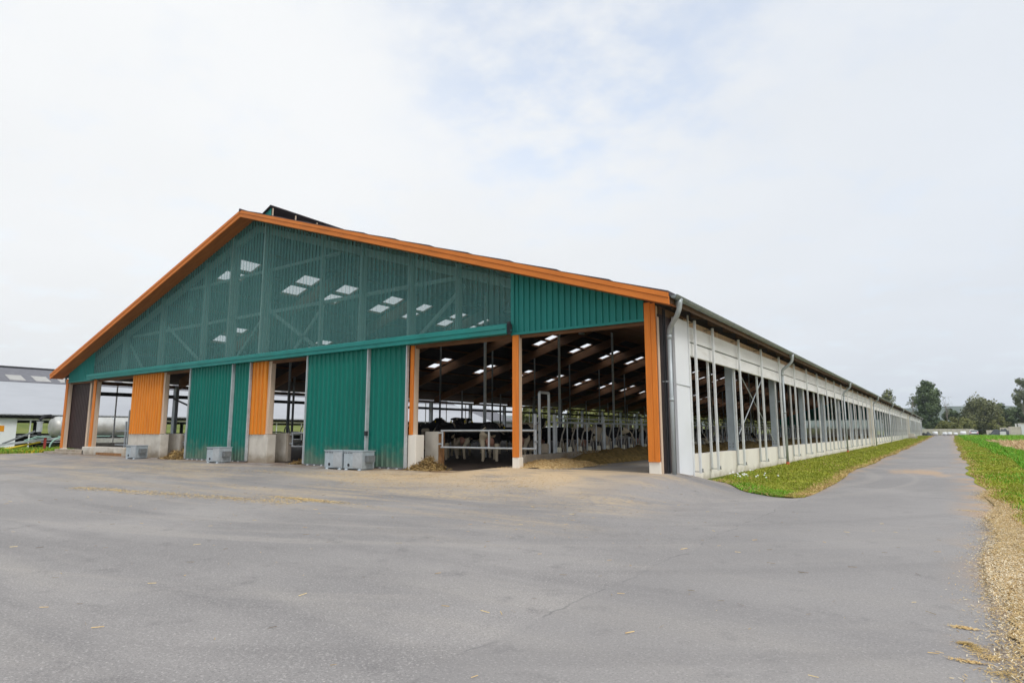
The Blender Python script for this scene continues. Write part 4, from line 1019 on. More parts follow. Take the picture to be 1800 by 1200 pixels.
def simple_panel():
    b = MB(); Ln = 3.88
    for z, r in ((0, .03), (1.08, .035), (1.24, .022)): b.tube([(0, 0, z), (0, Ln, z)], r, 5)
    b.tube([(0, 0, 0), (0, 0, 1.36)], 0.05, 6)
    for k in range(5):
        y = 0.15 + k * .775; b.tube([(0, y, 0), (0, y, 1.08)], .026, 4); b.tube([(0, y + .12, .05), (0, y + .5, .8), (0, y + .5, 1.08)], .024, 4); b.tube([(0, y + .5, 0), (0, y + .4, .5), (0, y + .62, 1.08)], .024, 4)
    return b
sp = simple_panel().build('headlock_panel', M_['worn']); tag(sp, hp['label'], 'feed fence', hp['group']); sp.location = (FX, 3.33 + 3.88 * 12, FZ)
for k in range(13, 28): dup(sp, (FX, 3.33 + 3.88 * k, FZ))
t = thing('passage_frame', 'tall galvanised frame at the near end of the headlock fence', 'gate frame', (FX, 2.35, FZ))
b = MB(); b.tube([(0, 0, 0), (0, 0, 2.08), (0, 0.02, 2.11), (0, 0.60, 2.11), (0, 0.62, 2.08), (0, 0.62, 0)], 0.05, 8); b.build('frame', M_['galv'], t)
b = MB(); b.tube([(0, -0.28, -0.1), (0, -0.28, 1.36)], 0.06, 10); b.build('post', M_['galv'], t)
b = MB(); b.tube([(0, -0.28, 1.05), (0, 0, 1.05)], .025, 6); b.tube([(0, .62, 1.1), (0, .98, 1.1)], .03, 6); b.build('link', M_['galv'], t)
b = MB(); b.box(-0.02, 0.02, 0.08, 0.56, 0.02, 0.34); b.build('kick_board', M_['kerb'], t)

# ------------------------------------------------------------------ heaps
def heap(name, label, cat, x, y, lx, ly, h, m, seed, n=26, rough=0.35, flakes=250, fm=None, group=None, fl=0.16):
    b = MB(); z0 = gz(x, y) if y < 1.0 else 0.0
    for i in range(n + 1):
        for j in range(n + 1):
            u, v = -1 + 2 * i / n, -1 + 2 * j / n
            ang = math.atan2(v, u); rr_ = math.hypot(u, v) / (1 + 0.22 * fbm(math.cos(ang) * 1.3 + seed, math.sin(ang) * 1.3, 3, 3))
            k = max(0, 1 - rr_ * rr_)
            zz = h * k * (1 + rough * fbm(u * 3 + seed, v * 3, 0, 4) * 1.6) if k > 0 else -0.04 * (rr_ - 1)
            X, Y = x + u * lx, y + v * ly
            b.v.append((X, Y, (gz(X, Y) if Y < 0.6 else max(gz(X, 0.6), FLOORZ - .14)) + zz - 0.01))
    for i in range(n):
        for j in range(n): a = i * (n + 1) + j; b.f.append((a, a + n + 1, a + n + 2, a + 1)); b.m.append(0)
    nv = n + 1
    rnd = random.Random(seed)
    for _ in range(flakes):
        a = rnd.randrange(len(b.v[:nv * nv])); p = Vector(b.v[a])
        if p.z < gz(p.x, min(p.y, 0.6)) + 0.01 and rnd.random() < .7: continue
        d = Vector((rnd.gauss(0, 1), rnd.gauss(0, 1), rnd.gauss(0, .45))).normalized() * fl * rnd.uniform(.5, 1.5); s_ = Vector((-d.y, d.x, rnd.uniform(-.02, .02))).normalized() * fl * 0.07
        p = p + Vector((rnd.uniform(-.05, .05), rnd.uniform(-.05, .05), 0.02))
        b.quad(p - d * .5 - s_, p - d * .5 + s_, p + d * .5 + s_ + Vector((0, 0, .02)), p + d * .5 - s_, 1)
    o = b.build(name, [m, fm or M_['straw']], smooth=True); tag(o, label, cat, group); return o
heap('straw_heap', 'trampled straw heap at the concrete stub left of the cow gate', 'straw heap', -8.40, 0.20, 0.72, 0.50, 0.27, M_['oldstraw'], 3, rough=.7, flakes=1300, fl=.17, fm=M_['oldstraw'])
heap('straw_heap', 'trampled straw heap beside the left edge of the left green door', 'straw heap', -24.6, 0.10, 1.0, 0.6, 0.30, M_['oldstraw'], 5, rough=.7, flakes=1300, fl=.2, fm=M_['oldstraw'])
heap('straw_heap', 'low straw scatter at the left edge of the right green door', 'straw heap', -15.1, 0.30, 0.75, 0.45, 0.14, M_['oldstraw'], 8, rough=.7, flakes=700, fl=.18, fm=M_['oldstraw'])
heap('chaff_heap', 'pale heap of spilled chaff beside the orange post of the feed alley', 'chaff heap', -4.1, 1.6, 1.15, 1.6, 0.20, M_['chaff'], 11, rough=0.2, flakes=3000, fm=M_['chaff'], fl=0.05)
# long windrow of silage before the headlocks
b = MB(); rows = 150
for j in range(rows + 1):
    y = 2.6 + j * 0.42 if j < 100 else 44.6 + (j - 100) * 1.5
    hh = (0.40 + 0.16 * fbm(y * 0.5, 2, 0, 4)) * sm(2.4, 5.0, y)
    for k in range(13):
        u = -1 + 2 * k / 12; x = -4.22 + u * (0.78 + 0.16 * fbm(y * .4, u, 5, 3))
        b.v.append((x, y, 0.0 + hh * max(0, 1 - u * u) ** .7 * (1 + 0.5 * fbm(x * 2.5, y * 2.5, 1, 4))))
for j in range(rows):
    for k in range(12): a = j * 13 + k; b.f.append((a, a + 1, a + 14, a + 13)); b.m.append(0)
rnd = random.Random(4)
for _ in range(2200):
    y = rnd.uniform(3, 22); x = -4.22 + rnd.gauss(0, .4); p = Vector((x, y, 0.05 + 0.36 * max(0, 1 - ((x + 4.22) / .8) ** 2)))
    d = Vector((rnd.gauss(0, 1), rnd.gauss(0, 1), rnd.gauss(0, .5))).normalized() * rnd.uniform(.06, .2); s_ = Vector((-d.y, d.x, 0)).normalized() * .008
    b.quad(p - d * .5 - s_, p - d * .5 + s_, p + d * .5 + s_, p + d * .5 - s_, 1)
tag(b.build('silage_windrow', [M_['silage'], M_['silage']], smooth=True), 'brown windrow of silage lying along the headlock fence', 'silage')

# ------------------------------------------------------------------ cows
def skin(name, nodes, edges, m, sub=2):
    names = list(nodes); me = bpy.data.meshes.new(name)
    me.from_pydata([nodes[k][0] for k in names], [(names.index(a), names.index(c)) for a, c in edges], [])
    o = bpy.data.objects.new(name, me); COL.objects.link(o)
    o.modifiers.new('skin', 'SKIN'); sl = me.skin_vertices[0].data
    for i, k in enumerate(names):
        r = nodes[k][1]; sl[i].radius = r if isinstance(r, tuple) else (r, r); sl[i].use_root = (i == 0)
    sb = o.modifiers.new('sub', 'SUBSURF'); sb.levels = sub; sb.render_levels = sub
    dg = bpy.context.evaluated_depsgraph_get(); me2 = bpy.data.meshes.new_from_object(o.evaluated_get(dg))
    bpy.data.objects.remove(o); bpy.data.meshes.remove(me); me2.name = name; me2.materials.clear(); me2.materials.append(m)
    me2.polygons.foreach_set('use_smooth', [True] * len(me2.polygons)); return me2
def cow_mesh(pose, m):
    nz_ = {'up': [(1.00, 1.28), (1.22, 1.47), (1.42, 1.37), (1.60, 1.20)], 'down': [(1.02, 1.05), (1.28, 0.88), (1.44, 0.66), (1.52, 0.44)], 'level': [(1.02, 1.18), (1.28, 1.24), (1.48, 1.10), (1.62, .93)]}[pose]
    N_ = {'belly': ((0.05, 0, 1.00), (.40, .36)), 'loin': ((-.40, 0, 1.06), (.34, .33)), 'pelvis': ((-.78, 0, 1.14), (.24, .27)), 'rump': ((-.96, 0, 1.12), (.15, .19)),
          'chest': ((.48, 0, 1.04), (.34, .36)), 'shoulder': ((.76, 0, 1.10), (.22, .27)), 'neck': ((nz_[0][0], 0, nz_[0][1]), (.14, .19)), 'poll': ((nz_[1][0], 0, nz_[1][1]), .135),
          'face': ((nz_[2][0], 0, nz_[2][1]), .115), 'nose': ((nz_[3][0], 0, nz_[3][1]), .085),
          'tailhead': ((-1.05, 0, 1.30), .045), 'tail': ((-1.12, 0, .95), .024), 'tuft': ((-1.12, .03, .58), .035), 'tuftend': ((-1.10, .03, .38), .02)}
    E_ = [('belly', 'loin'), ('loin', 'pelvis'), ('pelvis', 'rump'), ('belly', 'chest'), ('chest', 'shoulder'), ('shoulder', 'neck'), ('neck', 'poll'), ('poll', 'face'), ('face', 'nose'), ('rump', 'tailhead'), ('tailhead', 'tail'), ('tail', 'tuft'), ('tuft', 'tuftend')]
    for s_, q_ in ((1, 'a'), (-1, 'b')):
        N_.update({'hip' + q_: ((-.80, s_ * .21, .96), (.15, .17)), 'stifle' + q_: ((-.66, s_ * .25, .74), (.10, .12)), 'hock' + q_: ((-.90, s_ * .23, .50), .062), 'fet' + q_: ((-.84 + s_ * .04, s_ * .23, .16), .046), 'hoof' + q_: ((-.80 + s_ * .04, s_ * .23, .05), (.058, .058)),
                   'elbow' + q_: ((.56, s_ * .20, .78), (.10, .12)), 'knee' + q_: ((.58, s_ * .19, .43), .058), 'ffet' + q_: ((.57 + s_ * .05, s_ * .19, .15), .044), 'fhoof' + q_: ((.60 + s_ * .05, s_ * .19, .05), .058),
                   'ear' + q_: ((nz_[1][0] - .02, s_ * .19, nz_[1][1] + .05), (.035, .055)), 'eartip' + q_: ((nz_[1][0] - .05, s_ * .30, nz_[1][1] + .03), (.018, .03))})
        E_ += [('pelvis', 'hip' + q_), ('hip' + q_, 'stifle' + q_), ('stifle' + q_, 'hock' + q_), ('hock' + q_, 'fet' + q_), ('fet' + q_, 'hoof' + q_), ('chest', 'elbow' + q_), ('elbow' + q_, 'knee' + q_), ('knee' + q_, 'ffet' + q_), ('ffet' + q_, 'fhoof' + q_), ('poll', 'ear' + q_), ('ear' + q_, 'eartip' + q_)]
    return skin('body', N_, E_, m), nz_
COWS = {}
def cow(pose, mi, x, y, rz_, label, z=FLOORZ, big=1.0):
    key = (pose, mi)
    t = thing('cow', label, 'cow', (x, y, z), rz_, 'cows in the barn'); t.scale = (big, big, big)
    if key not in COWS: COWS[key] = cow_mesh(pose, COWM[mi])
    me, q = COWS[key]
    o = bpy.data.objects.new('body', me); COL.objects.link(o); o.parent = t
    b = MB(); n = 10
    rings = [(0.86, 0.17), (0.78, 0.20), (0.66, 0.19), (0.56, 0.12)]
    b.tube([(-.62, 0, z_) for z_, r in rings], [r for z_, r in rings], n)
    for dx in (-.09, .09):
        for dy in (-.08, .08): b.tube([(-.62 + dx, dy, .60), (-.62 + dx, dy, .49)], [.024, .018], 6)
    b.build('udder', M_['udder'], t, smooth=True)
    for s_ in (1, -1):
        b = MB(); ex, ez = q[1][0] - .03, q[1][1]
        b.hexa([(ex, s_ * .25, ez - .09), (ex + .012, s_ * .25, ez - .09), (ex + .012, s_ * .31, ez - .09), (ex, s_ * .31, ez - .09), (ex, s_ * .25, ez - .01), (ex + .012, s_ * .25, ez - .01), (ex + .012, s_ * .31, ez - .01), (ex, s_ * .31, ez - .01)]); b.build('ear_tag', M_['yellow'], t)
        b = MB(); fx, fz_ = q[1][0] * .45 + q[2][0] * .55, q[1][1] * .45 + q[2][1] * .55 + .03
        b.tube([(fx, s_ * .09, fz_), (fx + .01, s_ * .125, fz_)], [.028, .016], 8); b.build('eye', M_['glass'], t)
    return t
AW = R(118)      # facing away from the yard
cow('up', 1, -10.6, 3.75, R(112), 'black and white cow with pink udder, rear towards the pipe gate, beside the stub wall', big=1.12)
cow('level', 0, -10.0, 4.9, R(84), 'black cow with white socks standing in the middle behind the pipe gate', big=1.12)
cow('level', 1, -8.35, 3.6, R(128), 'cow with pale hind legs and udder nearest the orange post behind the gate', big=1.12)
cow('up', 3, -8.3, 6.3, R(100), 'pale bellied cow behind the second orange post, next to the headlocks', big=1.12)
cow('up', 2, -12.6, 7.3, R(-50), 'black cow facing the yard with a white blaze and yellow ear tags', big=1.12)
cow('up', 1, -13.4, 4.6, R(12), 'cow with a pale face looking over the stub wall, leftmost at the cow gate', big=1.12)
cow('level', 2, -12.9, 6.0, R(18), 'black cow behind the stub wall with its head beside the pale faced one', big=1.12)
cow('up', 2, -11.8, 9.6, R(180), 'black cow standing sideways at the back of the group by the gate')
cow('level', 0, -9.3, 9.9, R(5), 'black cow facing the headlocks behind the group at the gate')
cow('level', 3, -6.6, 9.2, R(8), 'cow with a brownish pale face close behind the first headlocks')
cow('down', 3, -6.35, 14.6, R(4), 'pale cow feeding with its head through the headlock fence')
cow('down', 0, -6.4, 19.5, R(-4), 'dark cow feeding at the headlock fence further down the alley')
cow('down', 1, -6.4, 30.5, R(3), 'pied cow feeding at the headlocks in the far part of the alley')
cow('level', 2, -7.4, 25.0, R(170), 'black cow turned away from the headlocks in mid barn')
cow('up', 1, -25.2, 3.6, R(8), 'black cow with a white face looking out beside the left green door')
cow('level', 2, -16.2, 8.2, R(15), 'black cow behind the pipe gate left of the right green door')
cow('up', 0, -23.0, 9.0, R(150), 'dark cow deep in the barn behind the left green door')

# ------------------------------------------------------------------ grass, straw and chaff
def blades(name, n, sampler, zf, h, wd, mats, mfun=None, seed=1, lean=0.5):
    rnd = random.Random(seed); b = MB()
    for _ in range(n):
        x, y = sampler(rnd)
        if x is None: continue
        d = math.hypot(x - 6.3, y + 15.9)
        ww = wd + d * 0.00045; hh = h * rnd.uniform(.5, 1.35) * (0.75 + 0.6 * (fbm(x * .8, y * .8, 9, 3)))
        if hh < 0.01: continue
        a = rnd.uniform(0, 6.283); dx, dy = math.cos(a) * ww, math.sin(a) * ww
        lx, ly = rnd.gauss(0, lean) * hh, rnd.gauss(0, lean) * hh
        z = zf(x, y) - 0.01; mi = mfun(x, y, rnd) if mfun else 0
        p0 = (x - dx, y - dy, z); p1 = (x + dx, y + dy, z); m0 = (x - dx * .7 + lx * .4, y - dy * .7 + ly * .4, z + hh * .6); m1 = (x + dx * .7 + lx * .4, y + dy * .7 + ly * .4, z + hh * .6); tp = (x + lx, y + ly, z + hh)
        b.quad(p0, p1, m1, m0, mi); b.tri(m0, m1, tp, mi)
    o = b.build(name, mats); tag(o, kind='stuff'); return o
def s_verge(r):
    y = 0.05 + 174 * r.random() ** 2.7; l, rr_ = verge_l(y), road_l2(y)
    x = r.uniform(l, rr_ + 0.04); return x, y
def m_verge(x, y, r):
    edge = road_l2(y) - x if y > .5 else 9
    tip = min(abs(y - (4.1 - x * 1.5)) if x < 2.2 else y, 9)
    dry = sm(.55, .05, edge) * .95 + sm(1.0, .1, tip) * .45
    if tip < 1.6 and 1.2 < x < 3.0 and r.random() < .55: return 2
    return 1 if r.random() < dry + .05 else 0
tag(blades('verge_grass', 80000, s_verge, VZ, 0.075, 0.005, [M_['grass'], M_['drygrass'], M_['lushgrass']], m_verge, 2), 'short mown grass on the strip between barn wall and road', 'grass')
def lit_w(y): return (.52 + .06 * math.sin(y * 1.3)) * sm(4, -3.2, y) + .05
def s_field(r):
    y = -12 + 188 * r.random() ** 2.4; x = r.uniform((near_right(y) if y < 60 else ROADR(y) + 0.6 * sm(90, 180, y)) + lit_w(y) * .8, 9.0); return x, y
def m_field(x, y, r):
    e = x - near_right(y) - lit_w(y) * .7; dry = sm(.45, .0, e) * .6
    if r.random() < dry + .03: return 1
    return 2 if fbm(x * .7, y * .35, 3, 3) > .2 and r.random() < .4 else 0
tag(blades('field_verge_grass', 80000, s_field, RZ, 0.09, 0.005, [M_['grass'], M_['drygrass'], M_['lushgrass']], m_field, 3), 'grass along the right edge of the road', 'grass')
def s_lush(r):
    k = r.random()
    if k < .55:
        y = -4 + 110 * r.random() ** 1.3; x = 8.75 + .15 * math.sin(y * .3) + (1.45 + .2 * math.sin(y * .21)) * r.random()
    else:
        y = r.uniform(92, 178); x = 8.2 + 40 * r.random() ** 1.6
    return x, y
def lz(x, y): return RZ(x, y) if x < 9 else gz(x, y) + 0.11
tag(blades('lush_grass', 60000, s_lush, lz, 0.24, 0.010, [M_['lushgrass'], M_['grass']], lambda x, y, r: 0 if r.random() < .85 else 1, 5, .4), 'bright green growth between road verge and stubble', 'grass')
rnd = random.Random(6); b = MB()
for _ in range(15000):
    y = rnd.uniform(14, 96); x = 10.35 + 34 * rnd.random() ** 1.5
    x = round(x / .75) * .75 + rnd.gauss(0, .07); z = gz(x, y) + .10; h = rnd.uniform(.08, .26)
    lx, ly = rnd.gauss(0, .35) * h, rnd.gauss(0, .35) * h; a = rnd.uniform(0, 3.14); ww = .012 + .00035 * y; dx, dy = math.cos(a) * ww, math.sin(a) * ww
    if rnd.random() < .45: lx, ly, h = rnd.gauss(0, .25), rnd.gauss(0, .25), .05
    b.quad((x - dx, y - dy, z), (x + dx, y + dy, z), (x + dx + lx, y + dy + ly, z + h), (x - dx + lx, y - dy + ly, z + h))
tag(b.build('maize_stubble', M_['stubble']), 'pale cut stubble rows in the field right of the road', 'stubble', kind='stuff')
# grass strip at the left between yard and slurry tanker
def s_left(r): return -49.75 - 8 * r.random() ** 1.5, r.uniform(-6, 12)
tag(blades('rough_grass', 26000, s_left, lambda x, y: gz(x, y) - .05, 0.38, 0.012, [M_['grass'], M_['lushgrass'], M_['yflower']], lambda x, y, r: 2 if (abs(y - 2.2) < .6 and x > -50.6 and r.random() < .35) else (1 if r.random() < .35 else 0), 8, .35), 'rough grass at the left edge of the yard under the tanker', 'grass')

# daisies in the tongue of grass
t = thing('daisy_clump', 'clump of white daisies in the grass by the barn wall', 'flowers', (0.95, 4.6, VZ(0.95, 4.6)))
bs = MB(); bf = MB(); rnd = random.Random(12)
for _ in range(26):
    x, y, h = rnd.gauss(0, .28), rnd.gauss(0, .6), rnd.uniform(.12, .30); lx = rnd.gauss(0, .03)
    bs.tube([(x, y, 0), (x + lx, y, h)], .004, 4)
    n = 8; c = Vector((x + lx, y, h)); tl = Vector((rnd.gauss(.2, .3), rnd.gauss(-.5, .3), 1)).normalized(); u = tl.orthogonal().normalized(); v = tl.cross(u); r_ = rnd.uniform(.022, .036)
    for k in range(n):
        a0, a1 = 6.283 * k / n, 6.283 * (k + .8) / n
        bf.tri(c, c + (u * math.cos(a0) + v * math.sin(a0)) * r_, c + (u * math.cos(a1) + v * math.sin(a1)) * r_)
bs.build('stems', M_['lushgrass'], t); bf.build('petals', M_['flower'], t)

def flakes(name, n, sampler, zf, ln, mats, seed, wd=0.10, up=0.3, lift=0.004):
    rnd = random.Random(seed); b = MB()
    for _ in range(n):
        x, y, l = sampler(rnd); l *= ln; a = rnd.uniform(0, 6.283); d = Vector((math.cos(a), math.sin(a), rnd.uniform(-up, up) * .4)) * l
        s_ = Vector((-d.y, d.x, 0)).normalized() * l * wd * rnd.uniform(.6, 1.5)
        p = Vector((x, y, zf(x, y) + lift + abs(d.z) * .5 + .002)); mi = rnd.randrange(len(mats))
        b.quad(p - d * .5 - s_, p + d * .5 - s_ * .8, p + d * .5 + s_ * .8 + Vector((0, 0, l * .05)), p - d * .5 + s_ + Vector((0, 0, l * .05)), mi)
    return b.build(name, mats)
# loose straws over the yard
def s_yard(r):
    if r.random() < .4: return r.uniform(-12, 6.2), r.uniform(-14, -3), r.uniform(.3, 1.3)
    return r.uniform(-30, 4), -9 + 9 * r.random() ** .8, r.uniform(.3, 1.0)
tag(flakes('scattered_straw', 900, s_yard, gz, .075, [M_['straw'], M_['oldstraw'], M_['chaff']], 21, wd=.03), 'loose straws scattered over the grey yard', 'straw', kind='stuff')
def s_streak(r):
    k = r.random()
    if k < .35:  x = r.uniform(-14, -5.5); y = -8.3 + (x + 14) * .14 + r.gauss(0, .22) * (1 + fbm(x * .7, 2, 0, 3))
    elif k < .5: x = r.gauss(-5.9, .7); y = -6.6 + r.gauss(0, .10)
    elif k < .75: x = r.uniform(-22, -6); y = -3.5 + .16 * (x + 22) * .8 + r.gauss(0, .3)
    else: x = r.uniform(-9, -1.5); y = -2.6 + r.gauss(0, .9)
    return x, y, r.uniform(.4, 1.2)
tag(flakes('straw_streaks', 12000, s_streak, gz, .042, [M_['chaff'], M_['straw']], 23, wd=.16), 'streaks of pale chaff swept across the yard before the doors', 'straw', kind='stuff')
# wood-chip and straw litter along the right edge of the asphalt
LZ_ = lambda x, y: max(gz(x, y), RZ(x, y)) + .012
def s_pale(r):
    y = -7.2 + r.gauss(0, .9); return near_right(y) - .02 + .42 * r.random() ** 1.2 + r.gauss(0, .03), y, r.uniform(.5, 1.4)
tag(flakes('pale_chips', 9000, s_pale, lambda x, y: LZ_(x, y) + .01 if x > near_right(y) else gz(x, y), .02, [M_['palechip'], M_['chaff']], 29, wd=.11, up=1.0), 'palest wood chips in the litter on the right road edge', 'wood chips', kind='stuff')
ribbon('litter_strip', lambda y: near_right(y) + .10 + .10 * fbm(y * 2.1, 3, 0, 4), lambda y: near_right(y) + lit_w(y) + .08 * fbm(y * 2.3, 8, 0, 4), span(-15, 7, .06), 6, LZ_, mat('litter', (0.40, 0.30, 0.15), 0.95, 0.4, 7, col2=(0.62, 0.49, 0.29), detail=8, bump=.7, bscale=40, stain=(0.30, 0.20, 0.09), stainscale=2))
def s_litter(r):
    y = -13.5 + 18.5 * r.random() ** 1.25; c = near_right(y)
    x = c + lit_w(y) * 1.05 * r.random() ** 1.1 + r.gauss(0, .06) - (.30 * r.random() ** 3 if r.random() < .25 else 0); return x, y, r.uniform(.4, 1.5)
tag(flakes('straw_litter', 90000, s_litter, lambda x, y: LZ_(x, y) if x > near_right(y) else gz(x, y), .019, [M_['chaff'], M_['straw'], M_['oldstraw'], M_['palechip'], M_['drygrass']], 25, wd=.10, up=1.2), 'pale straw and chip litter along the right edge of the road', 'straw', kind='stuff')
def s_tuft(r):
    cx_, cy_, lx, ly = ((6.29, -9.61, .05, .02), (6.30, -10.06, .03, .02), (6.36, -10.16, .04, .04), (6.42, -10.32, .04, .05), (6.30, -10.49, .05, .015), (6.48, -10.62, .05, .06), (6.56, -0.5, .12, .05))[r.randrange(7)]
    return cx_ + r.gauss(0, lx), cy_ + r.gauss(0, ly), r.uniform(.4, 1.1)
tag(flakes('straw_tufts', 1800, s_tuft, gz, .03, [M_['drygrass'], M_['drygrass']], 27, wd=.06, up=.8), 'small tufts of old straw lying on the asphalt near the right edge', 'straw', kind='stuff')

# ------------------------------------------------------------------ far end: walls, car, bales, silage clamp
def FZ_(x, y): return gz(x, y)
def cwall(label, x0, x1, y, h, n=6):
    t = thing('concrete_wall', label, 'wall', (x0, y, FZ_(x0, y)), 0)
    for k in range(n):
        a = (x1 - x0) * k / n; c = (x1 - x0) * (k + 1) / n; b = MB(); b.bbox(a, c - .03, -.15, .15, -.3, h, .02); b.build('panel', M_['concrete'], t)
cwall('long low concrete clamp wall closing the far end of the road', -2, 12.2, 205, 1.75, 7)
cwall('pale concrete wall right of the white car', 15.0, 20.6, 205, 1.45, 3)
cwall('higher concrete wall step before the grey silo block', 18.3, 22.2, 209, 2.15, 2)
car = thing('parked_car', 'white parked car seen from behind at the end of the road', 'car', (11.6, 187, FZ_(11.6, 187)), R(92))
b = MB(); prof = [(-2.05, .35), (-2.1, .75), (-2.0, .98), (-1.55, 1.05), (-1.25, 1.40), (.35, 1.44), (1.0, 1.02), (1.9, .85), (2.05, .6), (2.0, .35)]
n = len(prof)
for yy in (-.88, .88): b.v += [(x, yy * (.80 if z > 1.2 else 1), z) for x, z in prof]
for k in range(n): b.f.append((k, (k + 1) % n, n + (k + 1) % n, n + k)); b.m.append(0)
b.f.append(tuple(range(n))[::-1]); b.m.append(0); b.f.append(tuple(range(n, 2 * n))); b.m.append(0)
b.build('body', M_['carwhite'], car)
b = MB(); b.hexa([(-1.60, -.78, 1.06), (-1.50, -.78, 1.06), (-1.50, .78, 1.06), (-1.60, .78, 1.06), (-1.33, -.66, 1.36), (-1.23, -.66, 1.36), (-1.23, .66, 1.36), (-1.33, .66, 1.36)]); b.build('rear_window', M_['glass'], car)
for yy in (-.72, .72):
    b = MB(); b.box(-2.13, -2.0, yy - .16, yy + .16, .72, .92); b.build('tail_light', M_['lamp'], car)
for x in (-1.3, 1.3):
    for yy in (-.82, .82):
        b = MB(); b.tube([(x, yy - .1, .31), (x, yy + .1, .31)], .31, 14); b.build('wheel', M_['tyre'], car)
b = MB(); b.box(-2.11, -2.02, -.8, .8, .34, .52); b.build('bumper', M_['dark'], car)
for x, y, s_, lab in ((3.3, 188, 1.15, 'white wrapped bale at the road end, beside the dark covered heap'), (5.4, 189, 1.0, 'white wrapped bale at the road end, second from the dark heap'), (6.5, 189, 1.0, 'white wrapped bale at the road end, close right of another bale'), (7.8, 189, .9, 'small white bale near the middle of the concrete wall'), (9.4, 186, 1.25, 'white wrapped bale next to the white car')):
    t = thing('wrapped_bale', lab, 'bale', (x, y, FZ_(x, y)), 0, 'white bales before the concrete wall')
    b = MB(); b.tube([(-.5 * s_, 0, .45 * s_), (-.46 * s_, 0, .45 * s_), (.46 * s_, 0, .45 * s_), (.5 * s_, 0, .45 * s_)], [.36 * s_, .46 * s_, .46 * s_, .36 * s_], 12); b.build('wrap', M_['bale'], t, smooth=True)
    b = MB(); b.box(-.52 * s_, .52 * s_, -.25, .25, 0, .05); b.build('pallet', M_['dark'], t)
def dark_heap(lab, x, y, lx, ly, h, seed):
    o = heap('covered_heap', lab, 'silage heap', x, y, lx, ly, h, M_['tarp'], seed, n=22, rough=.4, flakes=0); o.location.z = FZ_(x, y) - 0.0
dark_heap('dark tarpaulin covered heap at the far corner of the barn', 1.4, 190, 1.7, 2.0, .9, 31)
dark_heap('long dark covered clamp heap before the grey silo block', 18.0, 196, 3.6, 3, 1.6, 33)
t = thing('white_tank', 'white cubic container before the dark covered clamp', 'container', (17.6, 186, FZ_(17.6, 186)))
b = MB(); b.bbox(-.6, .6, -.5, .5, .14, 1.05, .04); b.build('body', M_['bale'], t); b = MB(); b.box(-.62, .62, -.52, .52, 0, .13); b.build('pallet', M_['dark'], t)
t = thing('silo_block', 'pale grey flat roofed silo block at the right edge', 'building', (19.2, 186, FZ_(19.2, 186)))
b = MB(); b.box(0, 2.1, 0, 6, -.3, 2.3); b.build('low_wall', M_['concrete'], t)
b = MB(); b.box(2.11, 12, -0.1, 8, -.3, 3.0); b.box(2.11, 12, -.12, -.1, .2, .35); b.build('wall', M_['white'], t)
b = MB(); b.box(2.0, 12.1, -.2, 8.1, 3.0, 3.15); b.build('roof', M_['concrete'], t)
for x in (1.0, 1.55):
    b = MB(); b.box(x, x + .32, .3, .4, 2.3, 3.05); b.build('frame_post', M_['rail'], t)
t = thing('concrete_cube', 'small grey concrete block against the barn wall far down the verge', 'concrete block', (0.75, 118, gz(.75, 118)))
b = MB(); b.bbox(-.5, .5, -.5, .5, -.1, .95, .03); b.build('block', M_['concrete'], t)
b = MB(); b.bbox(-.15, .9, -.9, -.52, -.1, .45, .03); b.build('step', M_['concrete'], t)

# ------------------------------------------------------------------ trees
def tree(name, label, x, y, h, cw, cz0, m, leaves, leaf, seed, trunk=.3, clumps=26, mb='bark', group=None, shape=1.0, z=None, spread=1.0):
    t = thing(name, label, 'tree', (x, y, FZ_(x, y) - .1 if z is None else z), 0, group); rnd = random.Random(seed)
    cs = []
    for k in range(clumps):
        for _ in range(30):
            u, v, w_ = rnd.uniform(-1, 1), rnd.uniform(-1, 1), rnd.uniform(-1, 1)
            if u * u + v * v + w_ * w_ < 1 and u * u + v * v + w_ * w_ > .12: break
        zz = cz0 + (h - cz0) * (.5 + .5 * w_); tap = 1 - .35 * max(0, w_) * shape
        cs.append((Vector((u * cw * tap, v * cw * tap, zz)), cw * rnd.uniform(.20, .42)))
    b = MB(); b.tube([(0, 0, 0), (.1, .05, h * .25), (-.1, 0, h * .5), (.1, .1, h * .85)], [trunk, trunk * .8, trunk * .5, trunk * .12], 8)
    for c, r in cs[::2]:
        zb = min(c.z * .75, h * .7); b.tube([(0, 0, max(.3, zb * .8)), tuple(c * .5 + Vector((0, 0, zb * .45))), tuple(c)], [trunk * .35, trunk * .22, trunk * .06], 5)
    b.build('trunk', M_[mb], t)
    b = MB()
    for _ in range(leaves):
        c, r = cs[rnd.randrange(len(cs))]
        d = Vector((rnd.gauss(0, 1), rnd.gauss(0, 1), rnd.gauss(0, .8))).normalized() * r * (rnd.random() ** .35) * spread
        p = c + d; p.z -= rnd.random() ** 3 * r * .4
        if p.z < .25: continue
        nrm_ = (d.normalized() + Vector((rnd.gauss(0, .6), rnd.gauss(0, .6), rnd.gauss(.3, .6)))).normalized(); u = nrm_.orthogonal().normalized(); v = nrm_.cross(u); a = rnd.uniform(0, 6.28)
        e1 = (u * math.cos(a) + v * math.sin(a)) * leaf * rnd.uniform(.5, 1.3); e2 = nrm_.cross(e1) * .55
        b.quad(p - e1, p - e2, p + e1, p + e2)
    b.build('crown', m, t); return t
tree('tall_tree', 'tall dark green tree rising beside the far end of the barn', 0.9, 262, 19.6, 4.3, 1.2, M_['leafdark'], 16000, .40, 41, .35, 70, spread=1.25)
tree('round_tree', 'broad round olive green tree behind the white car', 16.2, 268, 13.2, 5.9, 0.3, M_['leafolive'], 16000, .38, 42, .4, 80, shape=.5, spread=1.25)
tree('bushy_tree', 'yellow green bush in front of the broad round tree', 9.4, 250, 5.9, 4.4, .0, M_['leafyellow'], 6000, .34, 43, .15, 26)
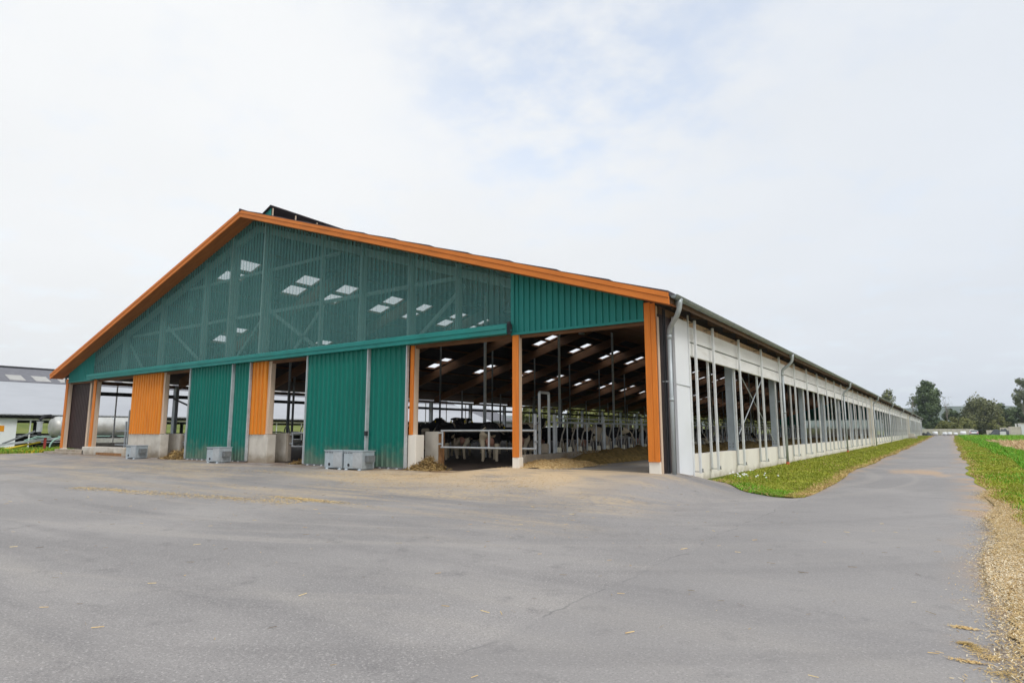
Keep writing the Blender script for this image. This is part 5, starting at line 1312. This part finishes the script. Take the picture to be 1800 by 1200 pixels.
tree('bushy_tree', 'yellow green bush at the foot of the tall dark tree', 6.2, 256, 5.0, 3.0, .0, M_['leafyellow'], 3600, .34, 44, .15, 18)
tree('bushy_tree', 'dark bush between the tall dark tree and the broad round tree', 8.1, 275, 10.0, 3.2, .2, M_['leafdark'], 5500, .40, 45, .2, 24)
tree('bushy_tree', 'yellow green bush right of the broad round tree', 21.0, 262, 6.0, 3.2, .0, M_['leafyellow'], 4000, .34, 46, .15, 20)
tree('round_tree', 'dark green tree mass right of the broad round tree', 22.8, 282, 11.0, 4.0, .2, M_['leafdark'], 7000, .40, 47, .3, 30, shape=.6)
tree('round_tree', 'dark green tree behind the grey silo block', 28.5, 276, 10.5, 4.6, .2, M_['leafdark'], 7000, .40, 48, .3, 30, shape=.6)
tree('airy_tree', 'tall airy pale tree above the silo block at the right edge', 27.2, 248, 18.4, 3.4, 7.5, M_['leafpale'], 2600, .34, 49, .22, 26, 'palebark')
tree('round_tree', 'tree crown showing above the barn roof near its far end', -12.3, 268, 16.6, 4.4, 4.0, M_['leafolive'], 3000, .40, 50, .35, 22, shape=.4)
tree('airy_tree', 'thin half bare tree left of the tall dark tree', -3.9, 258, 15.5, 1.7, 6.0, M_['leafpale'], 160, .30, 51, .16, 24, 'palebark')
tree('airy_tree', 'bare grey tree right of the tall dark tree', 6.3, 262, 15.6, 2.3, 7.0, M_['leafpale'], 60, .25, 52, .16, 34, 'palebark')
for i, (x, y, h, cw) in enumerate(((-62, 112, 11, 4.5), (-55, 121, 12, 5), (-66, 132, 13, 5), (-47, 134, 11, 4.5), (-56, 146, 13, 5.5), (-44, 158, 12, 5), (-50, 176, 12, 5), (-46, 200, 12, 5), (-66, 99, 11, 5), (-59, 105, 12, 5))):
    if i == 0: tg = tree('leafy_tree', 'green tree seen through the barn beyond its far side', x, y, h, cw, .4, M_['leafyellow'], 4200, .42, 60, .3, 26, group='trees beyond the far side of the barn')
    else:
        o = dup(tg, (x, y, -.5), i * 1.1); o.scale = (cw / 4.5,) * 2 + (h / 11,)
cow('level', 2, -11.6, 11.6, R(176), 'black cow standing sideways at the far back behind the cow gate')
cow('level', 0, -14.3, 10.2, R(170), 'dark cow standing sideways far back left of the group at the gate')
cow('up', 2, -9.9, 13.4, R(10), 'black cow at the far back right of the group at the gate')
cow('level', 2, -13.2, 13.0, R(-8), 'black cow in the rearmost row behind the cow gate')

# ------------------------------------------------------------------ hazy air
hb = MB(); hb.box(-4300, 4300, -4300, 4300, -3.2, 190)
hz = hb.build('haze', []); tag(hz, kind='stuff')
hm = bpy.data.materials.new('haze'); hm.use_nodes = True; t = hm.node_tree; n = t.nodes; n.clear()
o = n.new('ShaderNodeOutputMaterial'); v = n.new('ShaderNodeVolumePrincipled')
v.inputs['Color'].default_value = (0.80, 0.88, 0.97, 1); v.inputs['Density'].default_value = 0.00017
t.links.new(v.outputs[0], o.inputs['Volume']); hz.data.materials.append(hm)
